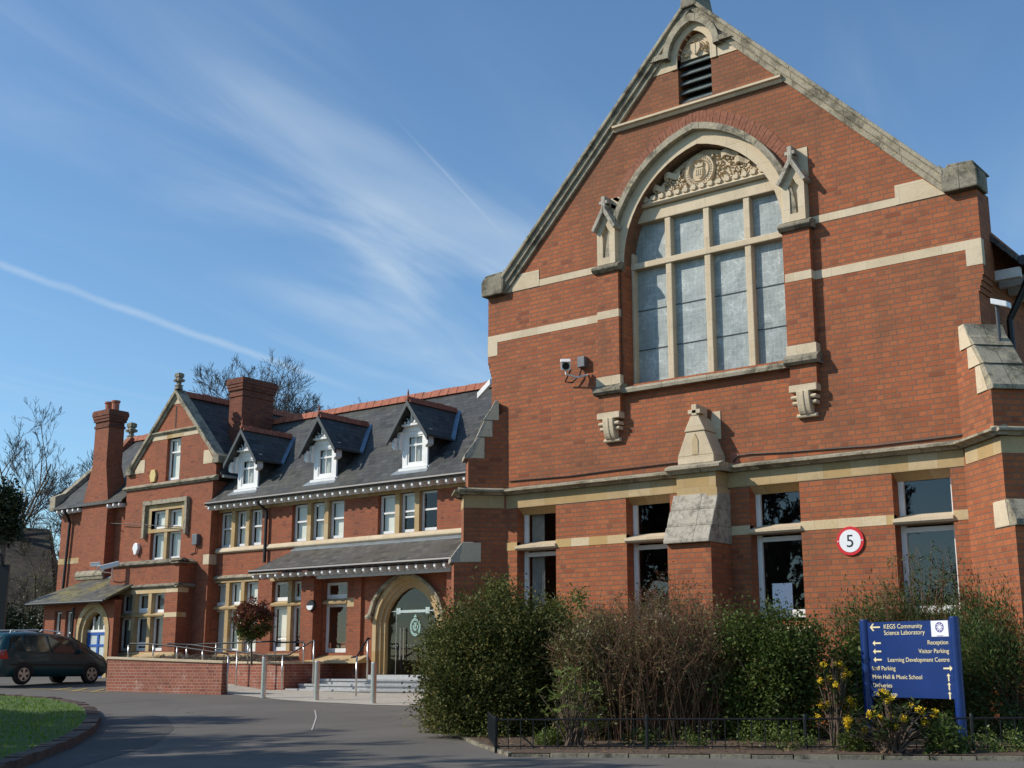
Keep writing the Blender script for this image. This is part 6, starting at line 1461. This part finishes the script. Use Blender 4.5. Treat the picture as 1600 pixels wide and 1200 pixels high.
for k, (px, d, ptop, r0, lab) in enumerate(((56, 72, 690, .18, 'slender bare tree rising behind the brown roof'), (101, 70, 690, .16, 'bare tree with a straight trunk left of the near chimney'), (128, 78, 688, .15, 'thin bare tree half hidden by the left end of the wing'), (2, 64, 655, .17, 'bare spreading tree at the left edge of the photograph'), (338, 62, 585, .22, 'bare tree crown showing over the roof between gable and chimney'), (470, 66, 578, .28, 'wide bare tree crown showing over the ridge right of the chimney'), (75, 62, 800, .09, 'mossy leaning bare sapling in front of the brown roof'), (28, 57, 810, .07, 'tangled bare sapling low at the left edge'))):
    x, y = away(px, d); zt2 = zat(px, ptop, d); g0 = ground(x, y)
    bare_tree('bare_tree', lab, (x, y, g0), (zt2-g0)*(1.0, 1.0, 1.0, 1.1, 1.1, 1.08, 1.0, 1.0)[k], 60+k, BARKG if k in (0, 6, 7) else BARK, r0, levels=5 if k < 6 else 4, spread=(.5, .48, .48, .44, .5, .58, .45, .5)[k], group=TG, first=.3, minr=.008, kids=4 if k not in (4, 5) else 6, dens=1.0)
hx1 = far(84, 960, 60); house = thing('brown_house', 'dark brown tiled house roof behind the bare trees at far left', 'house', (-46, 16, .9))
hr = MB(); A0 = np.array(far(86, 962, 60)); A1 = np.array(far(-140, 985, 60)); B0 = np.array(far(78, 827, 64)); B1 = np.array(far(-140, 812, 66)); bk = np.array([-.7, .7, 0])*5.5
hr.face(A0, B0, B1, A1); hr.face(B0, B0+bk-np.array([0, 0, 3.7]), B1+bk-np.array([0, 0, 3.7]), B1); hr.build('roof', TILE, house, recalc=False)
hw_ = MB(); i_ = np.array([-.15, .25, 0]); hw_.face(A0+i_, A1+i_, (A1[0]+i_[0], A1[1]+i_[1], .3), (A0[0]+i_[0], A0[1]+i_[1], .3)); C0_ = B0+bk-np.array([0, 0, 3.7]); hw_.face(A0+i_*1.2, (A0[0]-.2, A0[1]+.3, .3), (C0_[0], C0_[1], .3), C0_, B0-np.array([.1, -.1, .1])); hw_.build('wall', BR_D, house, recalc=False)
def leafy(name, label, cat, px, d, wpx, pt, pb, m, n, l, seed, clumps=120, rc=.5, depth=.6):
    rng = np.random.default_rng(seed); x, y = away(px, d); z0, z1 = zat(px, pb, d), zat(px, pt, d); rx = pxm(wpx, d)/2; t = thing(name, label, cat, (x, y, ground(x, y)))
    u = rand_dirs(clumps, rng); pc = u*(rng.uniform(.3, 1, (clumps, 1))**.4)*np.array([rx, rx*depth, (z1-z0)/2])*.9*(1+.2*rng.normal(size=(clumps, 1))); k = rng.integers(0, clumps, n); p = pc[k]+rng.normal(size=(n, 3))*rc*.45
    C = np.c_[x+p[:, 0]*RT[0]+p[:, 1]*FD2[0], y+p[:, 0]*RT[1]+p[:, 1]*FD2[1], np.maximum((z0+z1)/2+p[:, 2], ground(x, y))]; U, V = orient(n, l, l*.5, rng); leaf_mesh('crown', C, U, V, m, t)
    MB().tube([(x, y, ground(x, y)-.2), (x+.1, y, (z0+z1)/2)], [.22, .1], 7).build('trunk', BARK, t); return t
leafy('ivy_clad_tree', 'dark ivy clad tree at the left edge above the brown roof', 'tree', -14, 56, 38, 758, 850, LF_IVY, 6000, .09, 80)
leafy('boundary_hedge', 'dark green hedge behind the car at the left edge', 'hedge', 30, 53, 150, 955, 1046, LF_IVY, 12000, .07, 82)
leafy('bare_thicket', 'olive brown thicket of twigs in front of the brown house', 'thicket', 62, 57, 70, 880, 1000, LF_LAV if False else LF_OLIVE, 1200, .05, 83)
# post with hooked top at the left edge
t = thing('black_post', 'black post with a hooked top at the left edge behind the car', 'post', (*away(4, 46), 1.1)); p0 = far(5, 990, 46); zz = zat(5, 882, 46)
MB().bar(Fr((p0[0], p0[1], 0), (RT[0], RT[1], 0), (-FD2[0], -FD2[1], 0)), -.32, .02, 1.4, zz, -.05, .05).build('panel', BLACK, t); c = far(-2, 868, 46)
MB().tube([np.array(far(-12, 884, 46)), np.array(far(-11, 870, 46)), np.array(far(-5, 863, 46)), np.array(far(2, 868, 46)), np.array(far(4, 884, 46))], .05, 8).build('hook', BLACK, t)
# trees on the lawn side, outside the picture, that throw the streaky shade on the drive
for k, (x, y, H) in enumerate(((-8.0, -12.6, 7.6), (-14.5, -10.5, 9.0), (-20.0, -9.0, 9.5), (-3.0, -16.5, 9.5), (-10.0, -15.5, 10.0), (-2.5, -12.0, 5.0), (-5.4, -13.2, 8.2), (-4.0, -15.2, 8.6), (-11.2, -11.4, 8.0))):
    bare_tree('bare_tree', ('bare tree on the lawn nearest the drive, throwing streaky shade', 'bare tree in the middle of the lawn, throwing streaky shade', 'bare tree at the far side of the lawn, throwing streaky shade', 'bare tree at the street end of the lawn, throwing streaky shade', 'tall bare tree set back from the drive, throwing streaky shade', 'smaller bare tree beside the drive, throwing streaky shade', 'bare tree behind the smaller one beside the drive, throwing streaky shade', 'bare tree between the street and the drive, throwing streaky shade', 'low bare tree amid the taller lawn trees, throwing streaky shade')[k], (x, y, ground(x, y)), H, 90+k, BARK, .22, levels=5, spread=.62, first=.35, minr=.02, kids=5, group='bare trees on the lawn')

# ================================================================== the parked car
CS = .86
def car(rear_w, heading, zg):
    """origin on the ground below the middle of the rear axle's right wheel; +X forward, right flank at y=0"""
    t = thing('parked_car', 'dark teal people carrier with white roof bars parked facing the porch', 'car', rear_w)
    c, s_ = math.cos(heading), math.sin(heading); k_ = CS; M_ = Matrix(((c*k_, -s_*k_, 0, rear_w[0]), (s_*k_, c*k_, 0, rear_w[1]), (0, 0, k_, zg), (0, 0, 0, 1)))
    HW = .88; X0 = 1.32-0.0            # local x of body middle = wheel x + offset
    tx = [-.88, -.86, -.80, -.66, -.45, .2, .9, 1.55, 2.05, 2.45, 2.78, 2.95, 3.25, 3.45, 3.56, 3.60]
    tz = [.98, 1.06, 1.30, 1.55, 1.60, 1.64, 1.635, 1.585, 1.50, 1.33, 1.14, 1.06, .97, .84, .70, .55]
    top = lambda x: float(np.interp(x, tx, tz))
    belt = lambda x: float(np.interp(x, [-.88, 0, 1.5, 2.6, 3.6], [1.02, 1.0, .96, .93, .60]))
    def half(x):
        e = min(1.0, max(0, min((x+.89)/.35, (3.61-x)/.75))); hw = HW*(.80+.20*math.sqrt(e)); return hw
    def side(x, z):
        hw = half(x); b = belt(x); T = top(x)
        if z <= b: return hw*(1-.05*((b-z)/b)**2.5-.02*max(0, (z-.6)/(b-.6)) if b > .62 else 1)
        f = min(1, (z-b)/max(.02, T-b)); return hw*(.98-.21*f**1.25)
    rings = []; xs_ = [-.885]+list(np.linspace(-.86, 3.4, 34))+[3.5, 3.57, 3.605]
    for x in xs_:
        T = top(x); b = min(belt(x), T-.02); zb_ = .24 if -.7 < x < 3.3 else .34
        zs_ = [zb_, zb_+.12, .55, .75, b]+[b+(T-b)*f for f in (.3, .6, .85)]
        zs_ = sorted(min(z, T-.005) for z in zs_); pr = [(side(x, z), z) for z in zs_]; pr = [(pr[0][0]*.9, zb_)]+pr[1:]+[(side(x, T)*.80, T-.01), (side(x, T)*.4, T+.012), (0, T+.018)]
        rt_ = [Vector((x, HW-y, z)) for y, z in pr]; lf = [Vector((x, HW+y, z)) for y, z in pr[-2::-1]]; rings.append(rt_+lf)
    b_ = MB(); b_.tube_rings(rings); b_.v = [tuple(M_ @ Vector(v)) for v in b_.v]
    bo_ = b_.build('body', PAINT_C, t, smooth=True)
    def xf(mb_, nm, m, par=None, **k): mb_.v = [tuple(M_ @ Vector(v)) for v in mb_.v]; return mb_.build(nm, m, par or t, **k)
    def flank(pts, q, off=.006):
        P = [(x, HW+q*(side(x, z)+off), z) for x, z in pts]; return P
    wins_ = [[(-.62, 1.05), (-.50, 1.48), (-.08, 1.53), (-.04, 1.04)], [(.02, 1.04), (.0, 1.53), (.85, 1.55), (.98, 1.01)], [(1.04, 1.01), (.92, 1.55), (1.52, 1.50), (2.02, 1.34), (2.16, .99)], [(2.24, 1.0), (2.12, 1.31), (2.36, 1.20), (2.52, .99)]]
    for q in (-1, 1):
        for w__ in wins_:
            dk = MB(); P = flank(w__, q, .016); dk.face(*P); xf(dk, 'side_window', CARDK, bo_)
        for x0 in (0.0, 2.7):
            wh = MB(); y0 = HW+q*(HW-.19); y1 = HW+q*(HW+.012); cx = (x0, 0, .315)
            wh.lathe([(.20, 0), (.30, .0), (.318, .03), (.318, .16), (.30, .195), (.205, .20), (.20, .19)], (x0, y0, .318), 28, (0, q, 0)); wo = xf(wh, 'tyre', TYRE)
            r_ = MB(); r_.lathe([(.0, 0), (.205, 0), (.205, .03), (.19, .035), (.18, .01), (.0, .01)], (x0, HW+q*(HW-.03), .318), 28, (0, q, 0))
            ro = xf(r_, 'hub', DGREY, wo)
            sp = MB(); fr = Fr((x0, HW+q*(HW+.002), .318), (1, 0, 0), (0, q, 0))
            for k in range(5):
                a = 6.283*k/5+.3; ca, sa = math.cos(a), math.sin(a); sp.prism(fr, [(ca*u_-sa*v_, sa*u_+ca*v_) for u_, v_ in ((.02, -.03), (.19, -.05), (.19, .05), (.02, .03))], -.02, .008)
            sp.lathe([(.0, 0), (.05, 0), (.045, .02), (.0, .02)], (x0, HW+q*(HW-.005), .318), 16, (0, q, 0)); sp.lathe([(.185, 0), (.21, 0), (.21, .022), (.185, .022)], (x0, HW+q*(HW-.012), .318), 28, (0, q, 0)); xf(sp, 'rim', ALLOY, wo)
            ar = MB(); n = 20; o1 = [(x0+.375*math.cos(a), .33+.375*math.sin(a)) for a in np.linspace(-.1, math.pi+.1, n)]; i1 = [(x0+.315*math.cos(a), .33+.315*math.sin(a)) for a in np.linspace(-.1, math.pi+.1, n)]
            ar.strip(flank(o1, q, .004), flank(i1, q, .004)); xf(ar, 'wheel_arch', BLACK, bo_)
        rl = MB().tube([(-.45, HW+q*.62, 1.60), (-.42, HW+q*.63, 1.68), (.62, HW+q*.64, 1.715), (.66, HW+q*.64, 1.66)], .022, 6).tube([(.70, HW+q*.64, 1.66), (.73, HW+q*.64, 1.715), (1.55, HW+q*.63, 1.665), (1.6, HW+q*.62, 1.58)], .022, 6); xf(rl, 'roof_bar', WPLAST)
        mi = MB(); mi.hexa([(2.02, HW+q*.84, .98), (2.2, HW+q*.84, .98), (2.2, HW+q*1.03, 1.0), (2.06, HW+q*1.03, 1.0)], [(2.02, HW+q*.84, 1.10), (2.18, HW+q*.84, 1.10), (2.18, HW+q*1.03, 1.12), (2.06, HW+q*1.03, 1.12)]); xf(mi, 'door_mirror', PAINT_C, bevel=.02)
        for xh in (.62, 1.72):
            h_ = MB(); h_.hexa(flank([(xh, .87), (xh+.18, .88), (xh+.18, .91), (xh, .90)], q, .0), flank([(xh, .87), (xh+.18, .88), (xh+.18, .91), (xh, .90)], q, .03)); xf(h_, 'door_handle', PAINT_C)
        tl = MB(); tl.hexa(flank([(-.84, .78), (-.60, .80), (-.68, 1.08), (-.82, 1.06)], q, -.05), flank([(-.84, .78), (-.60, .80), (-.68, 1.08), (-.82, 1.06)], q, .012)); tl.hexa([(-.9, HW+q*.50, .80), (-.9, HW+q*.76, .80), (-.86, HW+q*.76, 1.06), (-.86, HW+q*.58, 1.06)], [(-.86, HW+q*.50, .80), (-.80, HW+q*.80, .80), (-.80, HW+q*.80, 1.06), (-.80, HW+q*.58, 1.06)]); xf(tl, 'tail_lamp', LAMPR)
        hl = MB(); hl.hexa(flank([(3.12, .70), (3.48, .66), (3.42, .80), (3.08, .86)], q, -.05), flank([(3.12, .70), (3.48, .66), (3.42, .80), (3.08, .86)], q, .008)); xf(hl, 'headlight', ALLOY)
    rw = MB(); rw.face(*[(top_x, HW+y, z) for top_x, y, z in ((-.885, -.62, 1.09), (-.885, .62, 1.09), (-.70, .55, 1.50), (-.70, -.55, 1.50))]); xf(rw, 'rear_window', CARDK, bo_)
    ws = MB(); P = [(2.78+.02, 1.155), (2.12, 1.49)]; ws.face((2.80, HW-.66, 1.15), (2.80, HW+.66, 1.15), (2.10, HW+.56, 1.50), (2.10, HW-.56, 1.50)); xf(ws, 'windscreen', CARDK, bo_)
    st = MB(); st.hexa(flank([(-.5, .60), (3.0, .58), (3.0, .63), (-.5, .65)], -1, -.01), flank([(-.5, .60), (3.0, .58), (3.0, .63), (-.5, .65)], -1, .012)); xf(st, 'side_moulding', BLACK, bo_)
    np_ = MB(); np_.box(-.915, -.90, HW-.26, HW+.26, .62, .73); xf(np_, 'number_plate', flat('yellow_plate', (.55, .42, .05), .5))
    return t
CARDK = flat('dark_car_glass', (.03, .038, .036), .05, spec=.9)
rw_ = np.array(onX(36, 1066, 37.4)); fw_px = 142; best = None
zg_ = zat(36, 1070, 37.4)
for hd in np.linspace(math.radians(55), math.radians(100), 200):
    f = rw_[:2]+2.7*CS*np.array([math.cos(hd), math.sin(hd)]); v = np.array([f[0], f[1], zg_])-POS; px = 800+F*(v@AX[1])/(v@AX[0])
    if best is None or abs(px-fw_px) < best[0]: best = (abs(px-fw_px), hd)
car((rw_[0], rw_[1], zg_), best[1], zg_)
print('CAR', rw_, zg_, math.degrees(best[1]), ground(rw_[0], rw_[1]))
